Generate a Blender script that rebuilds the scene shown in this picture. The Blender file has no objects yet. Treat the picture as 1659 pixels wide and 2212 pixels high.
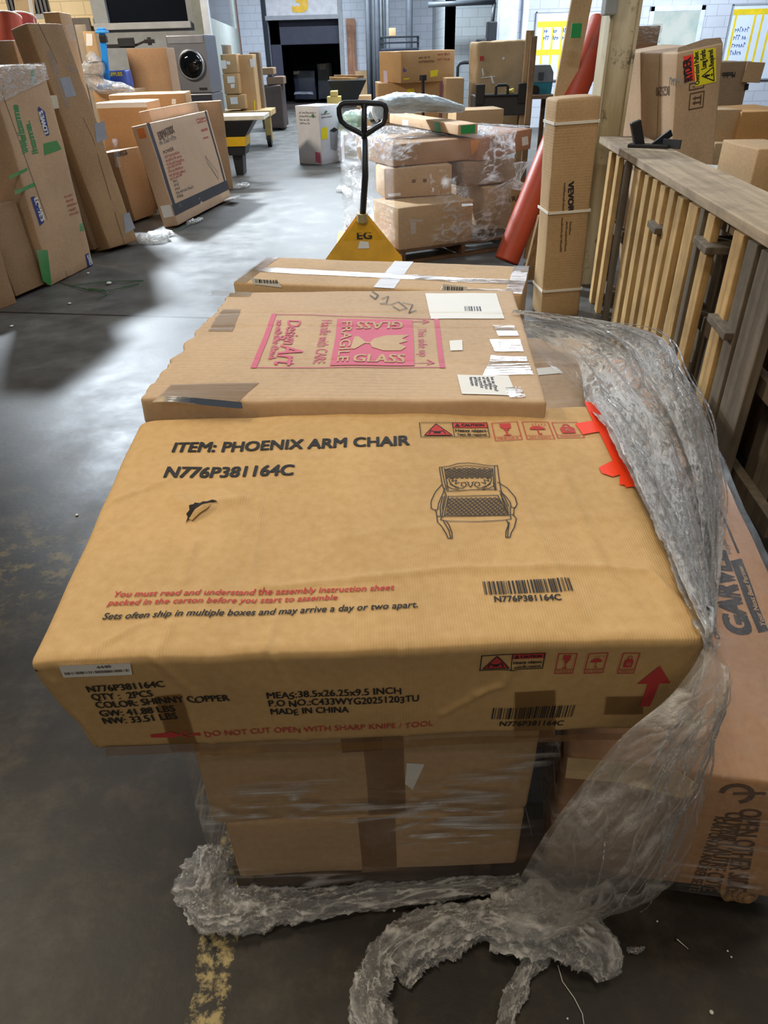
import bpy, bmesh, math, random
from mathutils import Vector, Matrix, noise

SC = bpy.context.scene
COL = SC.collection
R = math.radians
V = Vector

# ------------------------------------------------------------------ camera
FPX, PITCH, ROLL = 1486.0, R(34.0), -0.028
EYE = V((0, 0, 1.6))
_c, _s = math.cos(ROLL), math.sin(ROLL)
FWD = V((0, math.cos(PITCH), -math.sin(PITCH)))
_U0 = V((0, math.sin(PITCH), math.cos(PITCH)))
_R0 = V((1, 0, 0))
RIGHT = _c * _R0 + _s * _U0
UP = _c * _U0 - _s * _R0
cam_data = bpy.data.cameras.new('camera')
cam_data.sensor_fit = 'HORIZONTAL'
cam_data.sensor_width = 36.0
cam_data.lens = 36.0 * FPX / 1659.0
cam_data.clip_start = 0.02
cam_data.clip_end = 200
cam = bpy.data.objects.new('camera', cam_data)
COL.objects.link(cam)
cam.matrix_world = Matrix((
    (RIGHT.x, UP.x, -FWD.x, EYE.x), (RIGHT.y, UP.y, -FWD.y, EYE.y),
    (RIGHT.z, UP.z, -FWD.z, EYE.z), (0, 0, 0, 1)))
SC.camera = cam

# ------------------------------------------------------------------ world, lights, exposure
SC.view_settings.view_transform = 'Standard'
SC.view_settings.look = 'None'
SC.view_settings.gamma = 1.0
SC.view_settings.use_curve_mapping = False
SC.view_settings.exposure = 0.0
SC.cycles.use_denoising = True
SC.cycles.max_bounces = 12
SC.cycles.transparent_max_bounces = 24
SC.cycles.sample_clamp_indirect = 6.0
SC.cycles.caustics_reflective = False
SC.cycles.caustics_refractive = False
world = bpy.data.worlds.new('hall_air')
SC.world = world
world.use_nodes = True
world.node_tree.nodes['Background'].inputs[0].default_value = (0.80, 0.88, 1.0, 1)
world.node_tree.nodes['Background'].inputs[1].default_value = 0.075

def area_light(name, loc, target, sx, sy, watts, color):
    d = bpy.data.lights.new(name, 'AREA')
    d.shape = 'RECTANGLE'; d.size = sx; d.size_y = sy; d.energy = watts; d.color = color
    o = bpy.data.objects.new(name, d); COL.objects.link(o)
    o.location = loc
    o.rotation_euler = (V(target) - V(loc)).to_track_quat('-Z', 'Y').to_euler()
    return o
WARM = (1.0, 0.84, 0.62)
COOL = (0.80, 0.90, 1.0)
area_light('warm_lamp', (-0.4, 0.45, 4.4), (0.0, 0.9, 0.5), 1.3, 0.5, 46, WARM)
area_light('side_lamp', (-2.6, 1.9, 3.3), (0.2, 1.2, 0.8), 0.9, 0.3, 52, (1.0, 0.87, 0.68))
area_light('rear_lamp', (-1.6, -5.5, 4.2), (0.0, 1.0, 0.6), 1.8, 0.14, 48, WARM)
area_light('aisle_lamp', (-4.7, 11.2, 5.0), (-1.1, 7.9, 0), 0.6, 0.3, 340, COOL).data.spread = R(62)
area_light('bay_lamp', (1.4, 13.0, 5.4), (1.2, 10.5, 0), 3.4, 0.35, 300, COOL)
area_light('dock_lamp', (-1.0, 20.5, 5.2), (-1.0, 20.6, 0), 4.0, 0.4, 1150, COOL)
area_light('board_lamp', (5.2, 13.5, 4.6), (5.0, 17.5, 1.0), 3.2, 0.4, 600, COOL)
area_light('office_lamp', (-6.5, 9.0, 4.6), (-6.0, 13.0, 1.2), 1.6, 0.4, 420, (1.0, 0.86, 0.66))
for _i, (_x, _y, _col, _w) in enumerate(((0.9, 3.4, COOL, 52), (0.6, 6.4, COOL, 22), (3.6, 5.0, COOL, 16), (3.6, 8.5, COOL, 30), (-1.8, 16.0, COOL, 60), (2.4, -1.6, WARM, 22), (-2.8, -2.2, WARM, 22), (2.6, 1.4, WARM, 22))):  # unseen strip lights added to put glints on the film
    area_light('glint_fill', (_x, _y, 5.0 if _col is COOL else 4.4), (_x, _y + 0.01, 0), 1.8, 0.16, _w, _col)

# ------------------------------------------------------------------ from photo rays to places in the hall
def ray(px, py):
    return (px - 829.5) / FPX * RIGHT - (py - 1106) / FPX * UP + FWD
def atz(px, py, z=0.0):
    d = ray(px, py); return EYE + d * ((z - EYE.z) / d.z)
def aty(px, py, y):
    d = ray(px, py); return EYE + d * (y / d.y)
def pix(p):
    q = V(p) - EYE; w = q.dot(FWD)
    return 829.5 + FPX * q.dot(RIGHT) / w, 1106 - FPX * q.dot(UP) / w

# ------------------------------------------------------------------ naming
def tag(o, label=None, cat=None, group=None, kind=None):
    if label: o['label'] = label
    if cat: o['category'] = cat
    if group: o['group'] = group
    if kind: o['kind'] = kind
    return o
def empty(name, loc, label, cat, group=None, rot=None):
    o = bpy.data.objects.new(name, None); COL.objects.link(o)
    o.empty_display_size = 0.05
    o.location = loc
    if rot: o.rotation_euler = rot
    return tag(o, label, cat, group)

# ------------------------------------------------------------------ meshes
def mesh(name, verts, faces, mat, parent=None, smooth=False, uvs=None, fold=None):
    me = bpy.data.meshes.new(name)
    me.from_pydata([tuple(v) for v in verts], [], faces)
    if mat: me.materials.append(mat)
    if uvs:
        lay = me.uv_layers.new(name='UVMap')
        for l in me.loops: lay.data[l.index].uv = uvs[l.vertex_index]
    if fold:
        at = me.attributes.new('fold', 'FLOAT', 'POINT'); at.data.foreach_set('value', fold)
    if smooth:
        me.polygons.foreach_set('use_smooth', [True] * len(me.polygons))
    me.update()
    o = bpy.data.objects.new(name, me); COL.objects.link(o)
    if parent: o.parent = parent
    return o

class MB:
    """collects shapes into one mesh"""
    def __init__(self): self.v = []; self.f = []
    def add(self, vs, fs):
        n = len(self.v); self.v += [V(p) for p in vs]; self.f += [tuple(i + n for i in q) for q in fs]
        return self
    def box(self, a, b, M=None):
        x0, y0, z0 = a; x1, y1, z1 = b
        vs = [V(p) for p in ((x0,y0,z0),(x1,y0,z0),(x1,y1,z0),(x0,y1,z0),(x0,y0,z1),(x1,y0,z1),(x1,y1,z1),(x0,y1,z1))]
        if M: vs = [M @ p for p in vs]
        return self.add(vs, [(0,3,2,1),(4,5,6,7),(0,1,5,4),(1,2,6,5),(2,3,7,6),(3,0,4,7)])
    def bbox(self, a, b, r=0.006, M=None):
        """box with chamfered edges"""
        bm = bmesh.new()
        bmesh.ops.create_cube(bm, size=1.0)
        for v in bm.verts:
            v.co = V([ (a[i] + b[i]) / 2 + v.co[i] * (b[i] - a[i]) for i in range(3)])
        bmesh.ops.bevel(bm, geom=bm.edges[:], offset=r, segments=2, affect='EDGES', profile=0.6)
        bm.verts.index_update()
        vs = [M @ v.co if M else v.co.copy() for v in bm.verts]
        fs = [tuple(v.index for v in f.verts) for f in bm.faces]
        bm.free()
        return self.add(vs, fs)
    def beam(self, p, q, w, h, up=(0, 0, 1)):
        p, q = V(p), V(q); z = (q - p); L = z.length; z.normalize()
        x = V(up).cross(z)
        if x.length < 1e-4: x = V((1, 0, 0)).cross(z)
        x.normalize(); y = z.cross(x)
        M = Matrix(((x.x, y.x, z.x, p.x), (x.y, y.y, z.y, p.y), (x.z, y.z, z.z, p.z), (0, 0, 0, 1)))
        return self.bbox((-w/2, -h/2, 0), (w/2, h/2, L), min(w, h) * 0.12, M)
    def tube(self, pts, r, n=14, closed=False, caps=True):
        pts = [V(p) for p in pts]; N = len(pts); base = len(self.v)
        rad = r if callable(r) else (lambda t: r)
        prev = None; rings = []
        for i, p in enumerate(pts):
            a = pts[(i - 1) % N] if (closed or i > 0) else p
            b = pts[(i + 1) % N] if (closed or i < N - 1) else p
            t = (b - a).normalized()
            if prev is None:
                x = t.orthogonal().normalized()
            else:
                x = (prev - t * prev.dot(t)).normalized()
            prev = x; y = t.cross(x)
            rr = rad(i / max(1, N - 1))
            rings.append([p + (x * math.cos(2*math.pi*k/n) + y * math.sin(2*math.pi*k/n)) * rr for k in range(n)])
        vs = [q for rg in rings for q in rg]; fs = []
        for i in range(N if closed else N - 1):
            j = (i + 1) % N
            for k in range(n):
                fs.append((i*n+k, i*n+(k+1)%n, j*n+(k+1)%n, j*n+k))
        if caps and not closed:
            fs.append(tuple(reversed(range(n)))); fs.append(tuple((N-1)*n+k for k in range(n)))
        return self.add(vs, fs)
    def lathe(self, prof, c=(0, 0, 0), n=32, M=None):
        vs = []; fs = []
        for (r, z) in prof:
            for k in range(n):
                p = V((c[0] + r*math.cos(2*math.pi*k/n), c[1] + r*math.sin(2*math.pi*k/n), c[2] + z))
                vs.append(M @ p if M else p)
        for i in range(len(prof) - 1):
            for k in range(n):
                fs.append((i*n+k, i*n+(k+1)%n, (i+1)*n+(k+1)%n, (i+1)*n+k))
        return self.add(vs, fs)
    def prism(self, poly, thick, M):
        """poly in local xy, extruded along local z by thick"""
        n = len(poly)
        vs = [M @ V((x, y, 0)) for x, y in poly] + [M @ V((x, y, thick)) for x, y in poly]
        fs = [tuple(reversed(range(n))), tuple(range(n, 2*n))]
        for i in range(n): fs.append((i, (i+1) % n, n + (i+1) % n, n + i))
        return self.add(vs, fs)
    def build(self, name, mat, parent=None, smooth=False):
        return mesh(name, self.v, self.f, mat, parent, smooth)

def frame(o, x, y, z=None):
    x = V(x).normalized(); y = V(y); y = (y - x * y.dot(x)).normalized()
    z = x.cross(y)
    return Matrix(((x.x, y.x, z.x, o[0]), (x.y, y.y, z.y, o[1]), (x.z, y.z, z.z, o[2]), (0, 0, 0, 1)))

# ------------------------------------------------------------------ materials
def srgb(r, g, b):
    f = lambda c: (c/255/12.92) if c <= 10 else ((c/255 + 0.055)/1.055) ** 2.4
    return (f(r), f(g), f(b), 1.0)
class NT:
    def __init__(self, name):
        self.m = bpy.data.materials.new(name); self.m.use_nodes = True
        self.t = self.m.node_tree; self.t.nodes.clear()
        self.out = self.n('ShaderNodeOutputMaterial')
    def n(self, typ, **kw):
        x = self.t.nodes.new(typ)
        for k, v in kw.items(): setattr(x, k, v)
        return x
    def l(self, a, b): self.t.links.new(a, b)
    def coords(self, kind='Object', scale=(1, 1, 1), rot=(0, 0, 0)):
        tc = self.n('ShaderNodeTexCoord'); mp = self.n('ShaderNodeMapping')
        mp.inputs['Scale'].default_value = scale; mp.inputs['Rotation'].default_value = rot
        self.l(tc.outputs[kind], mp.inputs[0]); return mp.outputs[0]
    def noise(self, vec, scale, detail=4, rough=0.55):
        x = self.n('ShaderNodeTexNoise'); x.inputs['Scale'].default_value = scale
        x.inputs['Detail'].default_value = detail; x.inputs['Roughness'].default_value = rough
        if vec: self.l(vec, x.inputs['Vector'])
        return x.outputs[0]
    def ramp(self, fac, stops):
        x = self.n('ShaderNodeValToRGB'); e = x.color_ramp.elements
        while len(e) < len(stops): e.new(0.5)
        for i, (p, c) in enumerate(stops):
            e[i].position = p; e[i].color = c if len(c) == 4 else (*c, 1)
        self.l(fac, x.inputs[0]); return x.outputs[0]
    def mix(self, fac, a, b, mode='MIX'):
        x = self.n('ShaderNodeMix', data_type='RGBA', blend_type=mode)
        for s, v in ((0, fac), (6, a), (7, b)):
            if hasattr(v, 'is_output'): self.l(v, x.inputs[s])
            else: x.inputs[s].default_value = v
        return x.outputs[2]
    def math(self, op, a, b=None, clamp=False):
        x = self.n('ShaderNodeMath', operation=op); x.use_clamp = clamp
        for s, v in ((0, a), (1, b)):
            if v is None: continue
            if hasattr(v, 'is_output'): self.l(v, x.inputs[s])
            else: x.inputs[s].default_value = v
        return x.outputs[0]
    def bump(self, h, strength=0.3, dist=0.01, normal=None):
        x = self.n('ShaderNodeBump'); x.inputs['Strength'].default_value = strength
        x.inputs['Distance'].default_value = dist; self.l(h, x.inputs['Height'])
        if normal: self.l(normal, x.inputs['Normal'])
        return x.outputs[0]
    def principled(self, col, rough=0.6, metal=0.0, normal=None, spec=0.5, coat=0):
        p = self.n('ShaderNodeBsdfPrincipled')
        for nm, v in (('Base Color', col), ('Roughness', rough), ('Metallic', metal), ('Specular IOR Level', spec), ('Coat Weight', coat)):
            if hasattr(v, 'is_output'): self.l(v, p.inputs[nm])
            else: p.inputs[nm].default_value = v
        if normal: self.l(normal, p.inputs['Normal'])
        self.l(p.outputs[0], self.out.inputs[0]); return p
_plain = {}
def plain(name, rgb, rough=0.6, metal=0.0, var=0.08, bump=0.05, scale=30, spec=0.5):
    """painted / plastic / metal surface with a little mottling"""
    if name in _plain: return _plain[name]
    n = NT(name); c = n.coords()
    ns = n.noise(c, scale * 0.2, 4)
    col = srgb(*rgb)
    dk = (col[0]*(1-var*2), col[1]*(1-var*2), col[2]*(1-var*2), 1)
    lt = tuple(min(1, x*(1+var)) for x in col[:3]) + (1,)
    cc = n.ramp(ns, [(0.3, dk), (0.7, lt)])
    n.principled(cc, rough, metal, n.bump(n.noise(c, scale, 5), bump, 0.01), spec)
    _plain[name] = n.m; return n.m
def cardboard(name, rgb, corr=None, rough=0.72, stain=0.10, flute=110.0, cstr=0.16):
    n = NT(name); c = n.coords()
    big = n.noise(c, 2.3, 5, 0.6); fine = n.noise(c, 60, 3)
    col = srgb(*rgb)
    a = tuple(x*(1-stain*1.6) for x in col[:3]) + (1,)
    b = tuple(min(1, x*(1+stain*0.8)) for x in col[:3]) + (1,)
    base = n.ramp(big, [(0.28, a), (0.62, b)])
    base = n.mix(0.10, base, n.ramp(fine, [(0.3, (0.2, 0.14, 0.08, 1)), (0.75, (0.9, 0.75, 0.55, 1))]))
    h = n.math('MULTIPLY', n.noise(c, 26, 5), 0.6)
    if corr is not None:
        w = n.n('ShaderNodeTexWave', wave_type='BANDS', bands_direction=corr)
        w.inputs['Scale'].default_value = flute / 6.283 * 2.0
        w.inputs['Distortion'].default_value = 0.6; w.inputs['Detail'].default_value = 2
        n.l(c, w.inputs['Vector'])
        msk = n.ramp(n.noise(c, 3.1, 3), [(0.38, (0, 0, 0, 1)), (0.62, (1, 1, 1, 1))])
        wm = n.math('MULTIPLY', w.outputs[1], msk)
        h = n.math('ADD', h, n.math('MULTIPLY', wm, 0.5))
        base = n.mix(n.math('MULTIPLY', wm, cstr), base, tuple(x*0.55 for x in col[:3]) + (1,))
    n.principled(base, rough, 0, n.bump(h, 0.22, 0.004), 0.35)
    return n.m
def wood(name, rgb, axis=2, rough=0.75, dark=0.5, ends=False):
    n = NT(name); sc = [26, 26, 26]; sc[axis] = 1.3
    c = n.coords('Object', sc)
    g = n.noise(c, 1.0, 6, 0.62)
    c2 = n.coords('Object', (3, 3, 3))
    d = n.noise(c2, 1.0, 5, 0.65)
    col = srgb(*rgb)
    dk = tuple(x*dark for x in col[:3]) + (1,)
    base = n.ramp(g, [(0.30, dk), (0.55, col), (0.8, tuple(min(1, x*1.25) for x in col[:3]) + (1,))])
    base = n.mix(n.ramp(d, [(0.45, (0, 0, 0, 1)), (0.72, (1, 1, 1, 1))]), base, tuple(x*0.45 for x in col[:3]) + (1,))
    n.principled(base, rough, 0, n.bump(g, 0.35, 0.004), 0.3)
    return n.m
def film(name, gloss=0.05, haze=0.02, scale=(30, 30, 30), bstr=0.8, rough=0.07, tint=(0.93, 0.95, 0.97), coords='Object', streak=0.15, bdist=0.01, rim=0.30, lo=0.50, hw=0.25, fold=False):
    """thin stretch film: see-through, glossy where it wrinkles, milky where it bunches; white streaks along folds also stand in for glints"""
    n = NT(name)
    c = n.coords(coords, scale)
    n1 = n.noise(c, 1.0, 7, 0.62)
    n2 = n.noise(c, 4.3, 5, 0.62)
    h = n.math('ADD', n1, n.math('MULTIPLY', n2, 0.4))
    nor = n.bump(h, bstr, bdist)
    tr = n.n('ShaderNodeBsdfTransparent'); tr.inputs[0].default_value = (0.985, 0.985, 0.98, 1)
    gl = n.n('ShaderNodeBsdfGlossy'); gl.inputs[0].default_value = (1, 1, 1, 1); gl.inputs['Roughness'].default_value = rough
    n.l(nor, gl.inputs['Normal'])
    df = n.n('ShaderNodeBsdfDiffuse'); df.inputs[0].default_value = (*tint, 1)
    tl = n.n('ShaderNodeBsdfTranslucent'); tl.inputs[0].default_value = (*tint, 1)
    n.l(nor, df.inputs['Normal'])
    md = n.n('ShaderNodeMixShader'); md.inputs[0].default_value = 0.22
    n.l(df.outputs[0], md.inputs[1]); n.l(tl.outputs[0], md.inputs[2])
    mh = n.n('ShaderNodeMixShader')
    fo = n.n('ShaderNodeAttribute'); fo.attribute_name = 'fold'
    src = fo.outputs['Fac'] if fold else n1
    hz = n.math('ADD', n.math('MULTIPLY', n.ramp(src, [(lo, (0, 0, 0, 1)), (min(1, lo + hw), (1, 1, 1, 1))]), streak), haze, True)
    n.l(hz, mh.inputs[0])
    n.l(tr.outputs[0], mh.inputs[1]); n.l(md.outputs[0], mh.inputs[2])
    fr = n.n('ShaderNodeLayerWeight'); fr.inputs[0].default_value = 0.25
    n.l(nor, fr.inputs['Normal'])
    fac = n.math('ADD', n.math('MULTIPLY', fr.outputs[1], rim), gloss, True)
    mg = n.n('ShaderNodeMixShader'); n.l(fac, mg.inputs[0])
    n.l(mh.outputs[0], mg.inputs[1]); n.l(gl.outputs[0], mg.inputs[2])
    n.l(mg.outputs[0], n.out.inputs[0])
    return n.m
def tape_mat(name, rgb, alpha=0.45, rough=0.12, bstr=0.35, scale=(12, 90, 12)):
    """packing tape: tinted, partly see-through, shiny"""
    n = NT(name); c = n.coords('Object', scale)
    h = n.noise(c, 1.0, 4)
    nor = n.bump(h, bstr, 0.004)
    p = n.n('ShaderNodeBsdfPrincipled')
    p.inputs['Base Color'].default_value = srgb(*rgb); p.inputs['Roughness'].default_value = rough
    n.l(nor, p.inputs['Normal'])
    t = n.n('ShaderNodeBsdfTransparent')
    m = n.n('ShaderNodeMixShader'); m.inputs[0].default_value = alpha
    n.l(t.outputs[0], m.inputs[1]); n.l(p.outputs[0], m.inputs[2])
    gl = n.n('ShaderNodeBsdfGlossy'); gl.inputs['Roughness'].default_value = rough; n.l(nor, gl.inputs['Normal'])
    fr = n.n('ShaderNodeFresnel'); fr.inputs[0].default_value = 1.45; n.l(nor, fr.inputs['Normal'])
    mm = n.n('ShaderNodeMixShader'); n.l(fr.outputs[0], mm.inputs[0])
    n.l(m.outputs[0], mm.inputs[1]); n.l(gl.outputs[0], mm.inputs[2])
    n.l(mm.outputs[0], n.out.inputs[0]); return n.m

# ------------------------------------------------------------------ cartons
def axis_pts(L, r, step):
    n = max(1, int(round((L - 2*r) / step)))
    mid = [r + (L - 2*r) * i / n for i in range(n + 1)]
    return [0, 0.3*r] + mid + [L - 0.3*r, L]
class Box:
    pass
def sway(amp, seed, f=2.6):
    off = V((seed*3.7, seed*1.9, seed*5.3))
    def d(p):
        return noise.noise_vector(p * f + off) * amp + noise.noise_vector(p * f * 3.1 + off) * (amp * 0.35)
    return d
def make_box(name, label, cat, M, w, d, h, mat, r=0.010, step=0.12, amp=0.004, seed=1, disp=None, group=None, parent=None):
    xs, ys, zs = axis_pts(w, r, step), axis_pts(d, r, step), axis_pts(h, r, step)
    nx, ny, nz = len(xs)-1, len(ys)-1, len(zs)-1
    dfun = disp or sway(amp, seed)
    vs = []; idx = {}
    def vert(i, j, k):
        key = (i, j, k)
        if key not in idx:
            p = V((xs[i], ys[j], zs[k]))
            q = V((min(max(p.x, r), w-r), min(max(p.y, r), d-r), min(max(p.z, r), h-r)))
            n = p - q
            if n.length > 1e-9: p = q + n.normalized() * r
            idx[key] = len(vs); vs.append(p + dfun(p))
        return idx[key]
    fs = []
    for i in range(nx):
        for j in range(ny):
            fs.append((vert(i,j,0), vert(i,j+1,0), vert(i+1,j+1,0), vert(i+1,j,0)))
            fs.append((vert(i,j,nz), vert(i+1,j,nz), vert(i+1,j+1,nz), vert(i,j+1,nz)))
        for k in range(nz):
            fs.append((vert(i,0,k), vert(i+1,0,k), vert(i+1,0,k+1), vert(i,0,k+1)))
            fs.append((vert(i,ny,k), vert(i,ny,k+1), vert(i+1,ny,k+1), vert(i+1,ny,k)))
    for j in range(ny):
        for k in range(nz):
            fs.append((vert(0,j,k), vert(0,j,k+1), vert(0,j+1,k+1), vert(0,j+1,k)))
            fs.append((vert(nx,j,k), vert(nx,j+1,k), vert(nx,j+1,k+1), vert(nx,j,k+1)))
    o = mesh(name, vs, fs, mat, parent, True)
    o.matrix_world = M
    if label: tag(o, label, cat, group)
    b = Box(); b.o = o; b.M = M; b.Mi = M.inverted(); b.w, b.d, b.h, b.f = w, d, h, dfun
    return b
_FACES = {
    'front': lambda b, u, v: (V((u, 0, v)), V((0, -1, 0))),
    'back':  lambda b, u, v: (V((b.w - u, b.d, v)), V((0, 1, 0))),
    'top':   lambda b, u, v: (V((u, v, b.h)), V((0, 0, 1))),
    'left':  lambda b, u, v: (V((0, b.d - u, v)), V((-1, 0, 0))),
    'right': lambda b, u, v: (V((b.w, u, v)), V((1, 0, 0)))}
def on_face(b, face, u, v, eps=0.0012):
    p, n = _FACES[face](b, u, v)
    return p + b.f(p) + n * eps
def face_uv(b, face, px, py):
    """where a photo ray meets a face of the box, in face metres"""
    o = b.Mi @ EYE; d = (b.Mi.to_3x3() @ ray(px, py))
    if face == 'front': t = -o.y / d.y; p = o + d*t; return V((p.x, p.z))
    if face == 'top': t = (b.h - o.z) / d.z; p = o + d*t; return V((p.x, p.y))
    if face == 'left': t = -o.x / d.x; p = o + d*t; return V((b.d - p.y, p.z))
    if face == 'right': t = (b.w - o.x) / d.x; p = o + d*t; return V((p.y, p.z))

_txt = {}
def text_mesh(s, bold=0.0):
    key = (s, bold)
    if key not in _txt:
        cu = bpy.data.curves.new('t', 'FONT'); cu.body = s; cu.size = 1.0
        cu.resolution_u = 3; cu.offset = bold; cu.fill_mode = 'FRONT'
        ob = bpy.data.objects.new('t', cu); COL.objects.link(ob)
        bpy.context.view_layer.update()
        me = bpy.data.meshes.new_from_object(ob.evaluated_get(bpy.context.evaluated_depsgraph_get()))
        vs = [(v.co.x, v.co.y) for v in me.vertices]; fs = [tuple(p.vertices) for p in me.polygons]
        bpy.data.objects.remove(ob); bpy.data.curves.remove(cu); bpy.data.meshes.remove(me)
        if not vs: vs = [(0, 0)]
        x0 = min(v[0] for v in vs); x1 = max(v[0] for v in vs)
        _txt[key] = ([(x - x0, y) for x, y in vs], fs, max(1e-6, x1 - x0))
    return _txt[key]
CAP = 0.729
class Ink:
    """flat marks in face coordinates (u right, v up), later laid on a box face"""
    def __init__(self): self.v = []; self.f = []
    def poly(self, pts):
        n = len(self.v); self.v += [V(p) for p in pts]; self.f.append(tuple(range(n, n + len(pts)))); return self
    def rect(self, u0, v0, u1, v1): return self.poly([(u0,v0),(u1,v0),(u1,v1),(u0,v1)])
    def quad(self, a, b, c, d, n=8, m=8):
        a, b, c, d = V(a), V(b), V(c), V(d); k = len(self.v)
        for j in range(m + 1):
            for i in range(n + 1):
                s, t = i / n, j / m
                self.v.append((a*(1-s) + b*s)*(1-t) + (d*(1-s) + c*s)*t)
        for j in range(m):
            for i in range(n):
                q = k + j*(n+1) + i; self.f.append((q, q+1, q+n+2, q+n+1))
        return self
    def line(self, pts, w):
        pts = [V(p) for p in pts]
        for a, b in zip(pts, pts[1:]):
            d = b - a
            if d.length < 1e-9: continue
            d.normalize(); nrm = V((-d.y, d.x)) * w / 2; e = d * w * 0.3
            self.poly([a - e - nrm, b + e - nrm, b + e + nrm, a - e + nrm])
        return self
    def frame(self, u0, v0, u1, v1, w):
        return self.line([(u0,v0),(u1,v0),(u1,v1),(u0,v1),(u0,v0)], w)
    def disc(self, c, r, n=16, a0=0, a1=360):
        return self.poly([(c[0] + r*math.cos(R(a0 + (a1-a0)*i/n)), c[1] + r*math.sin(R(a0 + (a1-a0)*i/n))) for i in range(n)])
    def text(self, s, u, v, cap, width=None, rot=0, bold=0.0, italic=0.0, sx=1.0, align='l'):
        vs, fs, w = text_mesh(s)
        sy = cap / CAP; kx = (width / w) if width else sy * sx
        c, sn = math.cos(R(rot)), math.sin(R(rot))
        off = {'l': 0, 'c': -w*kx/2, 'r': -w*kx}[align]
        e = bold * sy * 1.3
        for q, (ex, ey) in enumerate(((-e, -e*.5), (e, -e*.5), (e, e*.5), (-e, e*.5)) if bold else ((0, 0),)):
            k = len(self.v)
            for x, y in vs:
                X = x*kx + y*sy*italic + off + ex; Y = y*sy + ey
                self.v.append(V((u + X*c - Y*sn, v + X*sn + Y*c, q*0.00012)))
            self.f += [tuple(i + k for i in q) for q in fs]
        return self
    def fit(self, s, p0, p1, cap, **kw):
        p0, p1 = V(p0), V(p1); d = p1 - p0
        return self.text(s, p0.x, p0.y, cap, width=d.length, rot=math.degrees(math.atan2(d.y, d.x)), **kw)
    def scrawl(self, u, v, cap, width, rot=0, seed=1, w=None):
        """print too small to read: a row of word-like strokes"""
        rg = random.Random(seed); c, sn = math.cos(R(rot)), math.sin(R(rot)); x = 0.0; w = w or cap*0.22
        while x < width:
            L = cap*(1.5 + 2.5*rg.random()); e = min(width, x + L); xx = x
            while xx < e:
                hgt = cap*rg.choice((0.6, 0.65, 0.7, 1.0)); a = (u + xx*c, v + xx*sn); b = (u + xx*c - hgt*sn, v + xx*sn + hgt*c)
                d = (u + (xx+cap*.35)*c - hgt*sn*rg.random(), v + (xx+cap*.35)*sn + hgt*c*rg.random())
                self.line([a, b, d], w); xx += cap*0.62
            x = e + cap*0.6
        return self
    def barcode(self, u0, v0, u1, v1, seed=1, n=60):
        rg = random.Random(seed); ws = [rg.choice((1, 1, 2, 3)) for _ in range(n)]; t = sum(ws); u = u0
        for i, q in enumerate(ws):
            du = (u1 - u0) * q / t
            if i % 2 == 0: self.rect(u, v0, u + du, v1)
            u += du
        return self
    def put(self, b, face, name, mat, eps=0.0012, label=None):
        """lay on the box face; flips to face outward"""
        V2, F2 = self.v, self.f
        if getattr(b, 'fine', 0): eps += 0.0007
        if getattr(b, 'fine', 0):              # cut the marks up so that they follow the creases
            bm = bmesh.new()
            bv = [bm.verts.new((p.x, p.y, p.z if len(p) > 2 else 0)) for p in V2]
            for q in F2:
                try: bm.faces.new([bv[i] for i in q])
                except ValueError: pass
            for ax in (0, 1):
                lo, hi = min(p[ax] for p in V2), max(p[ax] for p in V2); t = (math.floor(lo / b.fine) + 1)*b.fine
                while t < hi:
                    co = V((0, 0, 0)); co[ax] = t; no = V((0, 0, 0)); no[ax] = 1
                    bmesh.ops.bisect_plane(bm, geom=bm.verts[:] + bm.edges[:] + bm.faces[:], dist=1e-6, plane_co=co, plane_no=no); t += b.fine
            bm.verts.index_update(); V2 = [v.co.copy() for v in bm.verts]; F2 = [tuple(v.index for v in f.verts) for f in bm.faces]; bm.free()
        vs = [on_face(b, face, p.x, p.y, eps + (p.z if len(p) > 2 else 0)) for p in V2]
        o = mesh(name, vs, F2, mat, b.o)
        if label: o['label'] = label
        return o

def from_edge(BL, BR, T, z0=0.0, depth=0.4, lean=None, lift=True, tilt=False):
    """box from three corners of its near face: bottom left, bottom right, top left (photo points); lean = tipping away"""
    def attempt(ln):
        zz = z0 + (depth * math.sin(ln) if lift else 0)
        P0 = atz(*BL, zz); P1 = atz(*BR, zz)
        xd = P1 - P0; xd.z = 0; w = xd.length; xd.normalize()
        nd = V((-xd.y, xd.x, 0))
        up = math.cos(ln) * V((0, 0, 1)) + math.sin(ln) * nd
        dd = math.cos(ln) * nd - math.sin(ln) * V((0, 0, 1))
        d = ray(*T); t = (P0 - EYE).dot(dd) / d.dot(dd)
        hit = EYE + d*t - P0
        return P0, xd, dd, up, w, hit.dot(up), hit.dot(xd)
    if lean is None:
        lean = min((R(a*0.5) for a in range(0, 70)), key=lambda a: abs(attempt(a)[6]))
    P0, xd, dd, up, w, h, hx = attempt(lean)
    if tilt:                                   # tipped a little sideways within its own face
        v = up*h + xd*hx; h = v.length; up = v.normalized(); xd = dd.cross(up)
    M = Matrix(((xd.x, dd.x, up.x, P0.x), (xd.y, dd.y, up.y, P0.y), (xd.z, dd.z, up.z, P0.z), (0, 0, 0, 1)))
    return M, w, depth, h
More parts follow.
